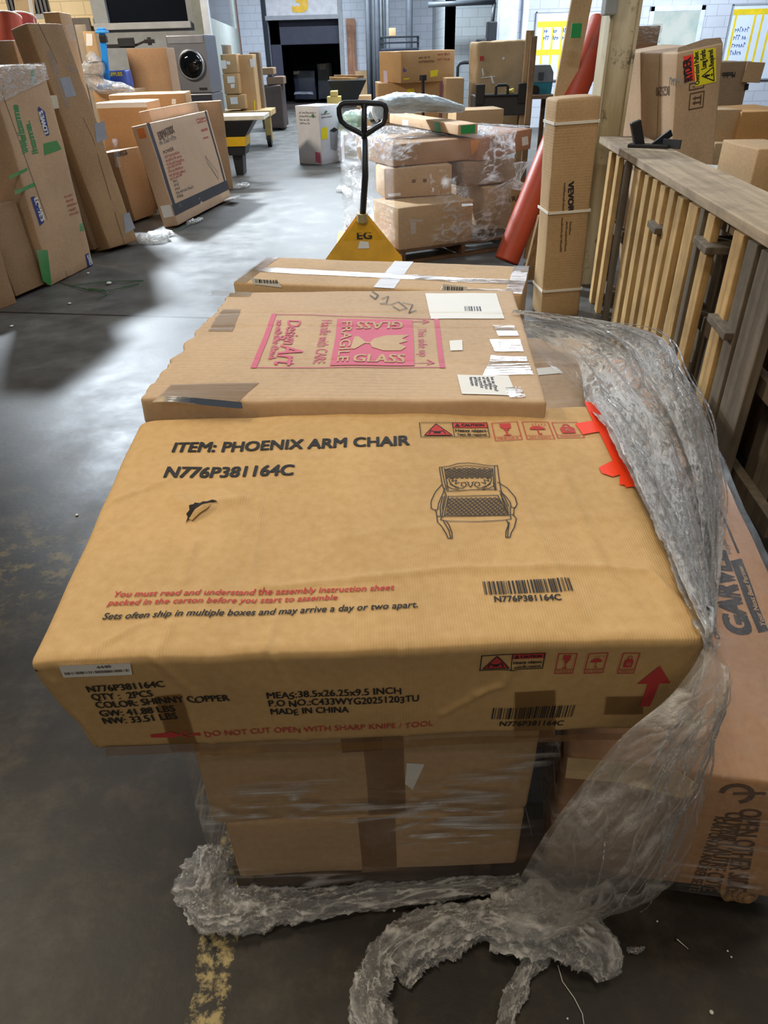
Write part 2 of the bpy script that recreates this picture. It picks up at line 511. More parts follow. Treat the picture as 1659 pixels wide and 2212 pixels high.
def facing(Y, x0, x1, ytop, zb=None, ybot=None, yaw=0.0, zt=None):
    """box whose near face is square to the aisle at distance Y, between photo columns x0..x1"""
    xm = (x0 + x1) / 2
    zt = aty(xm, ytop, Y).z if zt is None else zt
    if zb is None: zb = aty(xm, ybot, Y).z
    ym = ytop if ybot is None else (ytop + ybot) / 2
    a = aty(x0, ym, Y); b = aty(x1, ym, Y); w = b.x - a.x
    c = (a + b) / 2; xd = V((math.cos(yaw), math.sin(yaw), 0)); nd = V((-xd.y, xd.x, 0))
    P0 = V((c.x, Y, zb)) - xd * w / 2
    M = Matrix(((xd.x, nd.x, 0, P0.x), (xd.y, nd.y, 0, P0.y), (0, 0, 1, P0.z), (0, 0, 0, 1)))
    return M, w, zt - zb
def yawed(x, y, z, a):
    return Matrix.Translation((x, y, z)) @ Matrix.Rotation(a, 4, 'Z')

# ------------------------------------------------------------------ crumpled film shapes
def in_world(o):
    """a part whose shape was laid out in hall coordinates"""
    if o.parent: o.matrix_parent_inverse = o.parent.matrix_basis.inverted()
    return o
def catmull(P, t):
    n = len(P) - 1; x = min(max(t * n, 0), n - 1e-6); i = int(x); f = x - i
    p0 = P[max(i-1, 0)]; p1 = P[i]; p2 = P[min(i+1, n)]; p3 = P[min(i+2, n)]
    return 0.5 * ((2*p1) + (p2 - p0)*f + (2*p0 - 5*p1 + 4*p2 - p3)*f*f + (3*p1 - p0 - 3*p2 + p3)*f*f*f)
def ridged(x, y, z):
    return 1 - 2*abs(noise.noise(V((x, y, z))))
def crest(x, y, z, k=5.0):
    return max(0.0, 1 - k*abs(noise.noise(V((x, y, z)))))
def sheet(name, mat, left, right, nu=60, nv=200, bulge=0.0, amp=0.015, fu=9, fv=5, seed=0, parent=None, bdir=None, gather=None):
    """loft between two 3-D edge lines, wrinkled lengthwise; 'fold' marks where the film doubles up"""
    vs = []; uv = []; fold = []
    Ln = sum((left[i+1] - left[i]).length for i in range(len(left)-1))
    P = [[None]*(nu+1) for _ in range(nv+1)]
    for j in range(nv+1):
        t = j / nv; a = catmull(left, t); b = catmull(right, t)
        bd = bdir(t) if bdir else V((0, 0, 1))
        for i in range(nu+1):
            s = i / nu
            P[j][i] = a*(1-s) + b*s + bd * (bulge * math.sin(math.pi*s))
            uv.append((s, t * Ln))
    for j in range(nv+1):
        for i in range(nu+1):
            du = P[j][min(i+1, nu)] - P[j][max(i-1, 0)]
            dv = P[min(j+1, nv)][i] - P[max(j-1, 0)][i]
            n = du.cross(dv)
            n = n.normalized() if n.length > 1e-9 else V((0, 0, 1))
            s, t = i / nu, j / nv * Ln
            wp = 0.5*noise.noise(V((s*2, t*3, seed))) + 0.12*noise.noise(V((s*6, t*14, seed+3)))
            a1 = crest(s*fu + wp*2, t*fv, seed, 4.5); a2 = crest(s*fu*2.3 + wp, t*fv*2.2, seed+9, 4); a3 = crest(s*fu*3.1, t*fv*6 + s*3, seed+5, 3.5)
            fold.append(max(a1, 0.9*a2, 0.75*a3) * (0.55 + 0.45*min(1, max(0, 0.5 + 1.6*noise.noise(V((s*3, t*7, seed+40)))))))
            q = noise.noise(V((s*3, t*4, seed+21)))
            am = amp * min(1.0, 0.15 + (P[j][nu] - P[j][0]).length / 0.22) * (0.25 + 0.75*math.sin(math.pi*s))
            vs.append(P[j][i] + n * am * (0.55*a1 + 0.40*a2 + 0.30*a3 + q))
    fs = [(j*(nu+1)+i, j*(nu+1)+i+1, (j+1)*(nu+1)+i+1, (j+1)*(nu+1)+i) for j in range(nv) for i in range(nu)]
    return in_world(mesh(name, vs, fs, mat, parent, True, uv, fold))
def crumpled(name, mat, path, rad, n=40, m=120, amp=0.35, seed=0, parent=None, flat=0.7, floor=0.002):
    """a gathered length of film: a crushed tube along a path, radii per point, sitting on the floor"""
    vs = []; uv = []; fold = []
    rr = [V((r, 0, 0)) for r in rad]
    L = sum((path[i+1]-path[i]).length for i in range(len(path)-1)); rm = max(rad)
    for j in range(m+1):
        t = j / m; c = catmull(path, t); r = catmull(rr, t).x
        tg = (catmull(path, min(1, t+0.01)) - catmull(path, max(0, t-0.01))).normalized()
        sd = tg.cross(V((0, 0, 1)))
        sd = sd.normalized() if sd.length > 1e-3 else V((1, 0, 0))
        up = sd.cross(tg).normalized()
        for i in range(n+1):
            a = 2*math.pi*(i % n)/n
            ca, sa = math.cos(a), math.sin(a); tt = t*L/rm
            wp = 0.6*noise.noise(V((ca, sa + seed, tt*0.5)))
            k1 = crest(ca*1.8+seed+wp, sa*1.8, tt*0.55, 3.6); k2 = crest(ca*3.6+seed, sa*3.6+wp, tt*1.1+4, 3.6); k3 = crest(ca*5+seed, sa*5, tt*2.6+9, 3.2)
            k = 0.55*k1 + 0.4*k2 + 0.3*k3 - 0.35 + noise.noise(V((ca*1.2, sa*1.2+seed, tt*0.6)))*0.8
            q = r*(1 + amp*k)
            p = c + sd*(ca*q) + up*(sa*q*flat)
            if floor is not None: p.z = max(p.z, floor + 0.002*abs(k))
            vs.append(p); uv.append((i/n, t*L)); fold.append(max(k1, 0.9*k2, 0.8*k3)*(0.6 + 0.4*min(1, max(0, 0.5 + 1.5*noise.noise(V((ca*2, sa*2+seed, tt)))))))
    fs = [(j*(n+1)+i, j*(n+1)+i+1, (j+1)*(n+1)+i+1, (j+1)*(n+1)+i) for j in range(m) for i in range(n)]
    return in_world(mesh(name, vs, fs, mat, parent, True, uv, fold))
# ================================================================== THE SETTING
def floor_material():
    n = NT('worn_concrete'); c = n.coords('Object')
    big = n.noise(c, 0.55, 6, 0.6); mid = n.noise(c, 3.5, 7, 0.65); fine = n.noise(c, 38, 4, 0.6)
    base = n.ramp(big, [(0.30, srgb(62, 62, 60)), (0.52, srgb(82, 82, 80)), (0.72, srgb(102, 102, 99))])
    base = n.mix(0.55, base, n.ramp(mid, [(0.30, srgb(46, 44, 40)), (0.55, srgb(98, 97, 94)), (0.78, srgb(140, 138, 130))]), 'MIX')
    spots = n.ramp(n.noise(c, 16, 5, 0.7), [(0.60, (0, 0, 0, 1)), (0.72, (1, 1, 1, 1))])
    base = n.mix(n.math('MULTIPLY', spots, 0.6), base, srgb(42, 42, 40))
    sx = n.n('ShaderNodeSeparateXYZ'); n.l(c, sx.inputs[0]); X, Y = sx.outputs[0], sx.outputs[1]
    # saw-cut joint across the aisle
    jy = n.math('ADD', n.math('MULTIPLY', X, 0.17), -4.75)
    jd = n.math('ABSOLUTE', n.math('ADD', Y, jy))
    jm = n.math('LESS_THAN', jd, 0.016)
    # near floor painted darker for the fall-off of light, with mottled grime
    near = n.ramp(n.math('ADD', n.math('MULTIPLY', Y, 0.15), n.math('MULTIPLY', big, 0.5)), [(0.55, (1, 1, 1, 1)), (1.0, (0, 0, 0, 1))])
    dim_grime = n.ramp(n.noise(c, 6, 8, 0.72), [(0.34, srgb(24, 22, 20)), (0.50, srgb(36, 31, 25)), (0.64, srgb(60, 53, 42)), (0.78, srgb(84, 76, 62))])
    base = n.mix(n.math('MULTIPLY', near, 0.90), base, dim_grime)
    base = n.mix(jm, base, srgb(22, 22, 22))
    # worn yellow paint: stripe at the front and a faded patch at the left
    def band(v, lo, hi):
        return n.math('MULTIPLY', n.math('GREATER_THAN', v, lo), n.math('LESS_THAN', v, hi))
    wob = n.math('MULTIPLY', n.math('SUBTRACT', n.noise(c, 9, 4), 0.5), 0.03)
    xs = n.math('ADD', X, wob)
    stripe = n.math('MULTIPLY', band(xs, -0.425, -0.345), band(Y, -1.0, 1.2))
    worn = n.ramp(n.noise(c, 34, 6, 0.7), [(0.47, (0, 0, 0, 1)), (0.60, (1, 1, 1, 1))])
    base = n.mix(n.math('MULTIPLY', n.math('MULTIPLY', stripe, worn), 0.85), base, srgb(186, 168, 116))
    dx = n.math('MULTIPLY', n.math('ADD', X, 1.42), 1.5); dy = n.math('MULTIPLY', n.math('ADD', Y, -2.05), 2.0)
    rr = n.math('ADD', n.math('ADD', n.math('MULTIPLY', dx, dx), n.math('MULTIPLY', dy, dy)), n.math('MULTIPLY', mid, 0.9))
    patch = n.ramp(rr, [(0.45, (1, 1, 1, 1)), (1.0, (0, 0, 0, 1))])
    worn2 = n.ramp(n.noise(c, 11, 6, 0.7), [(0.50, (0, 0, 0, 1)), (0.60, (1, 1, 1, 1))])
    base = n.mix(n.math('MULTIPLY', n.math('MULTIPLY', patch, worn2), 0.5), base, srgb(124, 106, 60))
    rough = n.ramp(mid, [(0.3, (0.40,)*3), (0.7, (0.54,)*3)])
    n.principled(base, rough, 0, n.bump(fine, 0.16, 0.003), 0.4)
    return n.m
def block_wall(name, rgb, var=0.05):
    n = NT(name)
    tc = n.n('ShaderNodeTexCoord'); geo = n.n('ShaderNodeSeparateXYZ'); n.l(tc.outputs['Object'], geo.inputs[0])
    cmb = n.n('ShaderNodeCombineXYZ')
    n.l(n.math('ADD', geo.outputs[0], geo.outputs[1]), cmb.inputs[0]); n.l(geo.outputs[2], cmb.inputs[1])
    b = n.n('ShaderNodeTexBrick'); n.l(cmb.outputs[0], b.inputs['Vector'])
    col = srgb(*rgb)
    b.inputs['Color1'].default_value = col; b.inputs['Color2'].default_value = tuple(x*(1-var) for x in col[:3]) + (1,)
    b.inputs['Mortar'].default_value = tuple(x*0.72 for x in col[:3]) + (1,)
    b.inputs['Scale'].default_value = 1.0; b.inputs['Brick Width'].default_value = 0.4; b.inputs['Row Height'].default_value = 0.2
    b.inputs['Mortar Size'].default_value = 0.008
    dirt = n.ramp(n.noise(n.coords('Object'), 1.4, 6, 0.65), [(0.42, (0, 0, 0, 1)), (0.75, (1, 1, 1, 1))])
    cc = n.mix(n.math('MULTIPLY', dirt, 0.30), b.outputs[0], tuple(x*0.55 for x in col[:3]) + (1,))
    n.principled(cc, 0.7, 0, n.bump(b.outputs[1], 0.4, -0.006), 0.3)
    return n.m
def structure(name, mb, mat, parent=None):
    o = mb.build(name, mat, parent)
    if parent is None: tag(o, kind='structure')
    return o
M_FLOOR = floor_material()
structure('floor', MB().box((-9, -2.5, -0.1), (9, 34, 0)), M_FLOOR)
M_BLOCK = block_wall('white_block', (196, 202, 214))
M_BLOCK2 = block_wall('grey_block', (168, 176, 180))
M_CREAM = block_wall('cream_block', (226, 208, 172), 0.03)
M_GREYP = plain('grey_paint', (150, 154, 158), 0.5, var=0.08)
M_WTRIM = plain('white_trim', (222, 226, 232), 0.45)
M_BLACK = plain('black_plastic', (24, 25, 28), 0.45)
M_DKSTEEL = plain('dark_steel', (46, 50, 58), 0.4, 0.5)
M_GLASSDK = plain('dark_glass', (16, 20, 28), 0.12, var=0.02, bump=0.0)

YB = 26.8                                           # the dock wall
xa, xb = aty(585, 130, YB).x, aty(735, 130, YB).x
zt = aty(660, 34, YB).z
structure('wall_back', MB().box((-9, YB, 0), (xa, YB+0.3, 5)).box((xb, YB, 0), (4.2, YB+0.3, 5)).box((xa, YB, zt+0.75), (xb, YB+0.3, 5)), M_BLOCK)
# dock opening: rolled-up door leaf with its numeral, frame, and a dark trailer backed against it
dp = structure('door_1', MB().bbox((xa, YB+0.02, zt), (xb, YB+0.10, zt+1.3), 0.01), plain('door_leaf', (206, 206, 212), 0.4))
i3 = Ink().text('3', 0, 0, 0.62, bold=0.06, sx=1.25)
c3 = aty(636, 24, YB)
mesh('door_numeral', [V((c3.x + p.x, YB + 0.008 - p.z*8, c3.z + p.y)) for p in i3.v], i3.f, plain('yellow_paint', (236, 186, 40), 0.5), dp)
structure('door_rail', MB().bbox((xa-0.05, YB-0.06, zt-0.10), (xb+0.05, YB+0.02, zt+0.02), 0.01), plain('door_rail_paint', (150, 152, 160), 0.4), dp)
structure('trim_1', MB().bbox((xa-0.14, YB-0.05, 0), (xa, YB+0.02, 4.0), 0.01), M_DKSTEEL)
structure('trim_2', MB().bbox((xb, YB-0.05, 0), (xb+0.14, YB+0.02, 4.0), 0.01), M_GREYP)
tr = MB(); x0, x1, y0, y1, h = xa-0.05, xb+0.05, YB+0.3, YB+7, zt+0.9
tr.box((x0-0.1, y0, 0), (x0, y1, h)).box((x1, y0, 0), (x1+0.1, y1, h)).box((x0, y1, 0), (x1, y1+0.1, h)).box((x0-0.1, y0, h), (x1+0.1, y1, h+0.1))
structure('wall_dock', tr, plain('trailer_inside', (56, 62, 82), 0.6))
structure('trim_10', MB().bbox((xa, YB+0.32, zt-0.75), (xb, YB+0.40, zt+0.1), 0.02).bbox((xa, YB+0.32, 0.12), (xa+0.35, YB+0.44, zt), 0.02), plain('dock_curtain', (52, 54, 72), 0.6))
structure('trim_3', MB().bbox((xa-0.05, YB-0.5, 0), (xb+0.3, YB+0.3, 0.12), 0.01), plain('dock_plate', (62, 52, 50), 0.6, 0.2))

# recess with pipes, and the step of grey block to its right
xr = aty(962, 100, 22).x
structure('wall_recess', MB().box((xr, 22, 0), (4.4, 22.3, 5)).box((xr, 22, 0), (xr+0.25, YB, 5)), M_BLOCK2)
# right-hand wall with the boards
xc = aty(1092, 100, 18).x
structure('wall_right', MB().box((xc, 18, 0), (10, 18.3, 5)), M_BLOCK)
structure('trim_4', MB().bbox((xc-0.22, 17.7, 0), (xc+0.18, 18, 5), 0.02), plain('column_white', (214, 220, 230), 0.5))
structure('trim_5', MB().bbox((aty(1130,100,17.9).x-0.06, 17.86, 0), (aty(1130,100,17.9).x+0.06, 17.99, 5), 0.02), M_WTRIM)
# left: cream wall, grey office with dark glazing
xo = aty(208, 60, 15).x; xk = aty(452, 100, 15).x; xf = aty(525, 150, 25).x
structure('wall_left', MB().box((-12, 15.0, 0), (xo, 15.3, 5)), M_CREAM)
zs0 = aty(330, 48, 15).z; zs1 = zs0 + 1.9
structure('wall_office', MB().box((xo, 14.95, 0), (xk, 15.2, zs0)).box((xo, 14.95, zs0), (xo+0.25, 15.2, zs1)).box((xk-0.3, 14.95, zs0), (xk, 15.2, zs1)).box((xo, 14.95, zs1), (xk, 15.2, 5)), M_GREYP)
structure('window_1', MB().box((xo+0.25, 15.05, zs0), (xk-0.3, 15.08, zs1)), M_GLASSDK)
structure('trim_6', MB().bbox((xo, 14.86, zs0-0.10), (xk-0.25, 14.95, zs0), 0.01), plain('sill_paint', (176, 178, 180), 0.5))
sm = MB()
A, B = V((xk, 14.95, 0)), V((xf, 25, 0)); dd = (B-A).normalized(); nn = V((dd.y, -dd.x, 0))
def side_wall(z0, z1, t0, t1, off0=0, off1=0.2):
    vs = []
    for z in (z0, z1):
        for (t, o_) in ((t0, off0), (t1, off0), (t1, off1), (t0, off1)):
            p = A + (B-A)*t - nn*o_; vs.append(V((p.x, p.y, z)))
    sm.add(vs, [(0,3,2,1),(4,5,6,7),(0,1,5,4),(1,2,6,5),(2,3,7,6),(3,0,4,7)])
zw = aty(490, 52, 20).z
side_wall(0, zw, 0, 1); side_wall(zw, 5, 0, 0.12); side_wall(zw, 5, 0.92, 1)
structure('wall_office_side', sm, plain('office_side_paint', (150, 156, 152), 0.55))
sm = MB(); side_wall(zw, 5, 0.12, 0.92, 0.06, 0.1); structure('window_2', sm, M_GLASSDK)
structure('trim_7', MB().bbox((xk-0.02, 14.80, 0), (xk+0.10, 14.95, 5), 0.01), M_WTRIM)
sm = MB(); side_wall(0, 5, 0.985, 1.0, -0.04, 0.2); structure('trim_8', sm, plain('brown_edge', (92, 66, 58), 0.6))
# cream wall: ledge line and two barred vents
structure('trim_9', MB().bbox((-12, 14.9, aty(170, 40, 15).z-0.12), (xo, 15.0, aty(170, 40, 15).z), 0.01), plain('cream_ledge', (214, 196, 156), 0.6))

# window in the right wall and its lit room
def wall_rect(px0, py0, px1, py1, Y, d0, d1):
    a = aty(px0, py1, Y); b = aty(px1, py0, Y)
    return (a.x, Y - d1, a.z), (b.x, Y - d0, b.z)
a, b = wall_rect(1385, 10, 1525, 140, 18, 0.0, 0.05)
wf = MB(); t = 0.10
wf.bbox((a[0], a[1], a[2]), (a[0]+t, b[1], b[2]), 0.01).bbox((b[0]-t, a[1], a[2]), (b[0], b[1], b[2]), 0.01).bbox((a[0], a[1], b[2]-t), (b[0], b[1], b[2]), 0.01).bbox((a[0], a[1], a[2]), (b[0], b[1], a[2]+t), 0.01)
structure('window_3', wf, plain('window_frame_white', (206, 214, 226), 0.45))
n = NT('lit_window'); 
e = n.n('ShaderNodeEmission'); e.inputs[1].default_value = 0.85
cc = n.coords('Object', (2, 2, 2)); n.l(n.ramp(n.noise(cc, 1.3, 4), [(0.35, srgb(196, 226, 228)), (0.6, srgb(232, 246, 246))]), e.inputs[0])
n.l(e.outputs[0], n.out.inputs[0]); M_LITWIN = n.m
structure('window_4', MB().box((a[0]+t, 17.98, a[2]+t), (b[0]-t, 17.995, b[2]-t)), M_LITWIN)
# ================================================================== NEAR PALLET
C_GOLD = cardboard('cardboard_golden', (196, 160, 106), 'X', flute=230, cstr=0.10)
C_BEIGE = cardboard('cardboard_beige', (196, 168, 136), 'Y', flute=60)
C_BROWN = cardboard('cardboard_brown', (172, 134, 92), None)
C_TAN = cardboard('cardboard_tan', (186, 152, 110), None)
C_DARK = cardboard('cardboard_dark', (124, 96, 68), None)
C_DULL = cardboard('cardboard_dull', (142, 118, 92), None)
K_BLACK = plain('ink_black', (34, 34, 36), 0.7, var=0.02)
K_RED = plain('ink_red', (188, 62, 62), 0.7, var=0.03)
K_PINK = plain('ink_pink', (206, 104, 132), 0.7, var=0.03)
K_GREEN = plain('ink_green', (58, 132, 76), 0.6, var=0.03)
K_BLUE = plain('ink_blue', (40, 52, 120), 0.6, var=0.03)
K_GREY = plain('ink_grey', (112, 104, 96), 0.7, var=0.03)
K_BROWN = plain('ink_faded', (96, 72, 52), 0.7, var=0.03)
K_RUST = plain('ink_rust', (170, 92, 76), 0.7, var=0.03)
W_LABEL = plain('paper_white', (228, 228, 224), 0.55, var=0.02)
W_YELLOW = plain('paper_yellow', (240, 224, 40), 0.55, var=0.02)
T_BROWN = tape_mat('brown_tape', (150, 104, 44), 0.42)
T_CLEAR = tape_mat('clear_tape', (226, 216, 196), 0.10, 0.08, 0.22, (3, 70, 6))
T_AGED = tape_mat('aged_tape', (140, 108, 76), 0.35, 0.9)
T_DULL = tape_mat('dull_tape', (136, 110, 80), 0.6, 0.4)

def fitpx(ink, b, face, s, p0, p1, top, **kw):
    """print s on the face from photo point p0 to p1 (baseline); top = photo point at cap height above p0"""
    a, c, t = face_uv(b, face, *p0), face_uv(b, face, *p1), face_uv(b, face, *top)
    d = (c - a).normalized(); cap = abs((t - a).x * -d.y + (t - a).y * d.x)
    ink.fit(s, a, c, cap, **kw)
def U(b, face, *pts): return [face_uv(b, face, *p) for p in pts]

# ---- the armchair carton
tl, trr = V((-0.530, 0.715, 0.874)), V((0.463, 0.724, 0.874))
xd = (trr - tl).normalized(); yd = V((-0.006, 0.664, 0.063)); yd = (yd - xd*yd.dot(xd)).normalized(); zd = xd.cross(yd)
W_, D_, H_ = 1.014, 0.667, 0.238
PM = frame(tl - zd*H_, xd, yd)
dm = Box(); dm.M = PM; dm.Mi = PM.inverted(); dm.w, dm.d, dm.h = W_, D_, H_
creases = [([(560,1268),(760,1250),(1000,1228),(1250,1224),(1400,1232),(1470,1300),(1520,1375)], 0.0030, 0.007),
           ([(210,1400),(300,1350)], 0.0020, 0.006), ([(560,1262),(600,1250)], 0.0014, 0.006),
           ([(250,1080),(370,1035)], 0.0022, 0.006), ([(420,1170),(400,1255)], 0.0022, 0.006), ([(372,1350),(350,1395)], 0.002, 0.006),
           ([(565,1080),(540,1230)], 0.0016, 0.006), ([(385,1075),(430,1110),(470,1085),(520,1080)], 0.0045, 0.014),
           ([(1080,965),(1180,1200),(1260,1330)], 0.0014, 0.010), ([(1205,1000),(1310,1240),(1370,1300)], 0.0016, 0.010),
           ([(700,1170),(860,1140),(1150,1125),(1340,1110)], 0.0012, 0.010), ([(590,1335),(575,1400)], 0.002, 0.006)]
fcre = [([(118,1470),(150,1540),(230,1640)], 0.002, 0.008), ([(585,1400),(620,1480),(660,1600)], 0.0022, 0.006), ([(330,1420),(420,1500),(470,1640)], 0.002, 0.006),
        ([(870,1390),(870,1500),(880,1600)], 0.0015, 0.006), ([(1030,1500),(1090,1480),(1110,1440)], 0.0022, 0.006), ([(960,1545),(1040,1500)], 0.002, 0.006)]
def to_uv(cr, face): return [([face_uv(dm, face, *p) for p in pl], a, w) for pl, a, w in cr]
CT, CF = to_uv(creases, 'top'), to_uv(fcre, 'front')
def seg_d(p, pl):
    best = 9
    for a, b in zip(pl, pl[1:]):
        ab = b - a; t = max(0, min(1, (p - a).dot(ab) / ab.length_squared)); best = min(best, (p - a - ab*t).length)
    return best
_base = sway(0.0035, 4, 3.2)
def phx(p):
    o = _base(p)
    if p.z > H_ - 0.02:
        q = V((p.x, p.y))
        for pl, a, w in CT: o.z += 1.8*a*math.exp(-(seg_d(q, pl)/w)**2)
        o.z += 0.0025*noise.noise(V((p.x*9, p.y*5, 3.3)))
        o.z -= 0.010*max(0, 1 - p.x/0.05)**2 + 0.006*max(0, (p.x-0.965)/0.05)**2
    if p.y < 0.02:
        q = V((p.x, p.z))
        for pl, a, w in CF: o.y -= 1.5*a*math.exp(-(seg_d(q, pl)/w)**2)
        o.y += 0.003*noise.noise(V((p.x*6, p.z*9, 8.3)))
        o.z += 0.003*noise.noise(V((p.x*14, 2, 8.3)))
    if p.x < 0.05: o.x += 0.010*noise.noise(V((p.z*14, p.y*5, 1.3))) * (1 - p.x/0.05) + (0.035*(1 - p.z/H_)**1.0 if p.y < 0.1 else 0)*(1 - p.x/0.05)*(1-p.y/0.1 if p.y<0.1 else 0)
    return o
phb = make_box('armchair_carton', 'big golden-brown armchair carton lying on top at the front of the near pallet', 'box', PM, W_, D_, H_, C_GOLD, r=0.014, step=0.0055, disp=phx); phb.fine = 0.008
for s, p0, p1, tp, kw in (('ITEM: PHOENIX ARM CHAIR', (372,978), (885,965), (378,957), dict(bold=0.022)), ('N776P381164C', (356,1032), (635,1028), (362,1009), dict(bold=0.022)),
                          ('Sets often ship in multiple boxes and may arrive a day or two apart.', (224,1338), (903,1313), (229,1324), dict(bold=0.012, italic=0.2)), ('N776P381164C', (1070,1303), (1212,1299), (1070,1290), dict(bold=0.018))):
    k = Ink(); fitpx(k, phb, 'top', s, p0, p1, tp, **kw); k.put(phb, 'top', 'lettering', K_BLACK)
a, c = face_uv(phb, 'top', 1048, 1287), face_uv(phb, 'top', 1227, 1252)
Ink().barcode(a.x, a.y, c.x, c.y, 3, 75).put(phb, 'top', 'barcode', K_BLACK)
k = Ink()
for s, p0, p1, tp in (('N776P381164C', (194,1494), (357,1484), (192,1480)), ('QTY :  2PCS', (203,1511), (332,1504), (201,1497)),
                      ('COLOR: SHINNY COPPER', (212,1528), (496,1511), (210,1514)), ('GW: 41.88 LBS', (220,1546), (379,1537), (218,1532)),
                      ('NW: 33.51 LBS', (227,1562), (384,1553), (225,1548)), ('MEAS:38.5x26.25x9.5 INCH', (578,1508), (869,1496), (577,1494)),
                      ('P.O NO.:C433WYG20251203TU', (582,1525), (907,1513), (581,1511)), ('MADE IN CHINA', (586,1542), (754,1536), (585,1529)),
                      ('N776P381164C', (1080,1569), (1217,1566), (1080,1558))):
    k = Ink(); fitpx(k, phb, 'front', s, p0, p1, tp, bold=0.012); k.put(phb, 'front', 'lettering', K_BLACK)
k = Ink(); a, c = face_uv(phb, 'front', 1062, 1554), face_uv(phb, 'front', 1243, 1522)
k.barcode(a.x, a.y, c.x, c.y, 5, 75).put(phb, 'front', 'barcode', K_BLACK)
k = Ink()
fitpx(k, phb, 'top', 'You must read and understand the assembly instruction sheet', (245,1290), (851,1274), (250,1278), bold=0.012, italic=0.2)
fitpx(k, phb, 'top', 'packed in the carton before you start to assemble', (236,1308), (728,1294), (241,1296), bold=0.012, italic=0.2)
k.put(phb, 'top', 'lettering', K_RED, label='red lettering')
k = Ink()
fitpx(k, phb, 'front', 'DO NOT CUT OPEN WITH SHARP KNIFE / TOOL', (443,1588), (938,1568), (442,1576))
a = face_uv(phb, 'front', 385, 1586)
k.poly([a + V(p) for p in ((-.045,-.004),(-.012,-.007),(0,0),(-.012,.007),(-.045,.004))]).line([a + V((-.012,-.008)), a + V((.016,.008))], .003).line([a + V((-.012,.008)), a + V((.016,-.008))], .003).poly([a + V(p) for p in ((.012,0),(.035,-.005),(.035,.004))])
a = face_uv(phb, 'front', 1424, 1437)
k.poly([a, a + V((-.026,-.042)), a + V((.026,-.042))]).poly([a + V((-.009,-.040)), a + V((.009,-.040)), a + V((.007,-.10)), a + V((-.009,-.10))])
k.put(phb, 'front', 'lettering', K_RED, label='red lettering and upward arrow')
# pictogram rows
def pictograms(face, q):
    kb, kr = Ink(), Ink()
    cau, fr, mo, we = q
    def rc(p): 
        a, b = face_uv(phb, face, *p[0]), face_uv(phb, face, *p[1]); return a.x, a.y, b.x, b.y
    u0, v0, u1, v1 = rc(cau); w = u1-u0; h = v1-v0; m = u0 + w*0.49
    kb.frame(u0, v0, u1, v1, .0016).line([(m, v0), (m, v1)], .0014)
    kb.text('Heavy object.', m + w*.03, v0 + h*.36, h*.17, width=w*.46, bold=0.03).text('Team lift required.', m + w*.04, v0 + h*.10, h*.13, width=w*.44, bold=0.03)
    kr.poly([(u0+w*.05, v0+h*.10), (m-w*.03, v0+h*.10), (u0+w*.245, v1-h*.10)])
    kb.line([(u0+w*.05, v0+h*.10), (m-w*.03, v0+h*.10), (u0+w*.245, v1-h*.10), (u0+w*.05, v0+h*.10)], .0016)
    cx, cy = u0+w*.245, v0+h*.30
    kb.rect(cx-w*.05, cy-h*.07, cx+w*.05, cy+h*.07).line([(cx-w*.12, cy-h*.10), (cx-w*.09, cy+h*.12), (cx-w*.05, cy+h*.06)], .002).line([(cx+w*.12, cy-h*.10), (cx+w*.09, cy+h*.12), (cx+w*.05, cy+h*.06)], .002)
    kr.rect(m, v0+h*.66, u1, v1)
    kb.text('CAUTION', m + w*.13, v0+h*.74, h*.17, width=w*.33, bold=0.03).poly([(m+w*.03, v0+h*.71), (m+w*.11, v0+h*.71), (m+w*.07, v0+h*.95)])
    for bx, s in ((fr, 'FRAGILE'), (mo, 'NO MOIST'), (we, 'WEIGHT')):
        u0, v0, u1, v1 = rc(bx); w = u1-u0; h = v1-v0
        kr.frame(u0, v0, u1, v1, .0016).line([(u0, v0+h*.2), (u1, v0+h*.2)], .0013).text(s, u0+w*.1, v0+h*.05, h*.11, width=w*.8)
        cx = u0 + w*.5
        if s == 'FRAGILE':
            kr.poly([(cx-w*.22, v1-h*.08), (cx+w*.22, v1-h*.08), (cx+w*.2, v0+h*.66), (cx-w*.05, v0+h*.6), (cx-w*.2, v0+h*.72)]).poly([(cx-w*.1, v0+h*.58), (cx+w*.16, v0+h*.62), (cx+w*.08, v0+h*.53), (cx-w*.08, v0+h*.53)]).line([(cx, v0+h*.53), (cx, v0+h*.3)], w*.07).rect(cx-w*.14, v0+h*.26, cx+w*.14, v0+h*.30)
        elif s == 'NO MOIST':
            kr.poly([(cx + w*.3*math.cos(R(i*15)), v0 + h*.55 + h*.2*math.sin(R(i*15))) for i in range(13)]).line([(cx, v0+h*.55), (cx, v0+h*.3), (cx+w*.07, v0+h*.27), (cx+w*.1, v0+h*.33)], w*.05)
            for i in range(5): kr.line([(u0+w*(.35+.12*i), v0+h*(.80+.03*(i % 2))), (u0+w*(.38+.12*i), v0+h*(.86+.03*(i % 2)))], w*.03)
        else:
            kr.poly([(cx-w*.26, v0+h*.3), (cx+w*.26, v0+h*.3), (cx+w*.28, v0+h*.62), (cx+w*.18, v0+h*.7), (cx-w*.18, v0+h*.7), (cx-w*.28, v0+h*.62)]).line([(cx + w*.12*math.cos(R(i*30)), v0 + h*.76 + h*.1*math.sin(R(i*30))) for i in range(13)], w*.06)
    kg = Ink(); u0, v0, u1, v1 = rc(we); w = u1-u0; h = v1-v0
    kg.text('G', u0 + w*.5, v0 + h*.42, h*.15, bold=0.02, align='c')
    kr.put(phb, face, 'pictograms', K_RED, 0.0012, 'red pictograms'); kb.put(phb, face, 'pictograms', K_BLACK, 0.0018, 'black caution frame and lettering')
    kg.put(phb, face, 'pictogram_letter', C_GOLD, 0.0018)
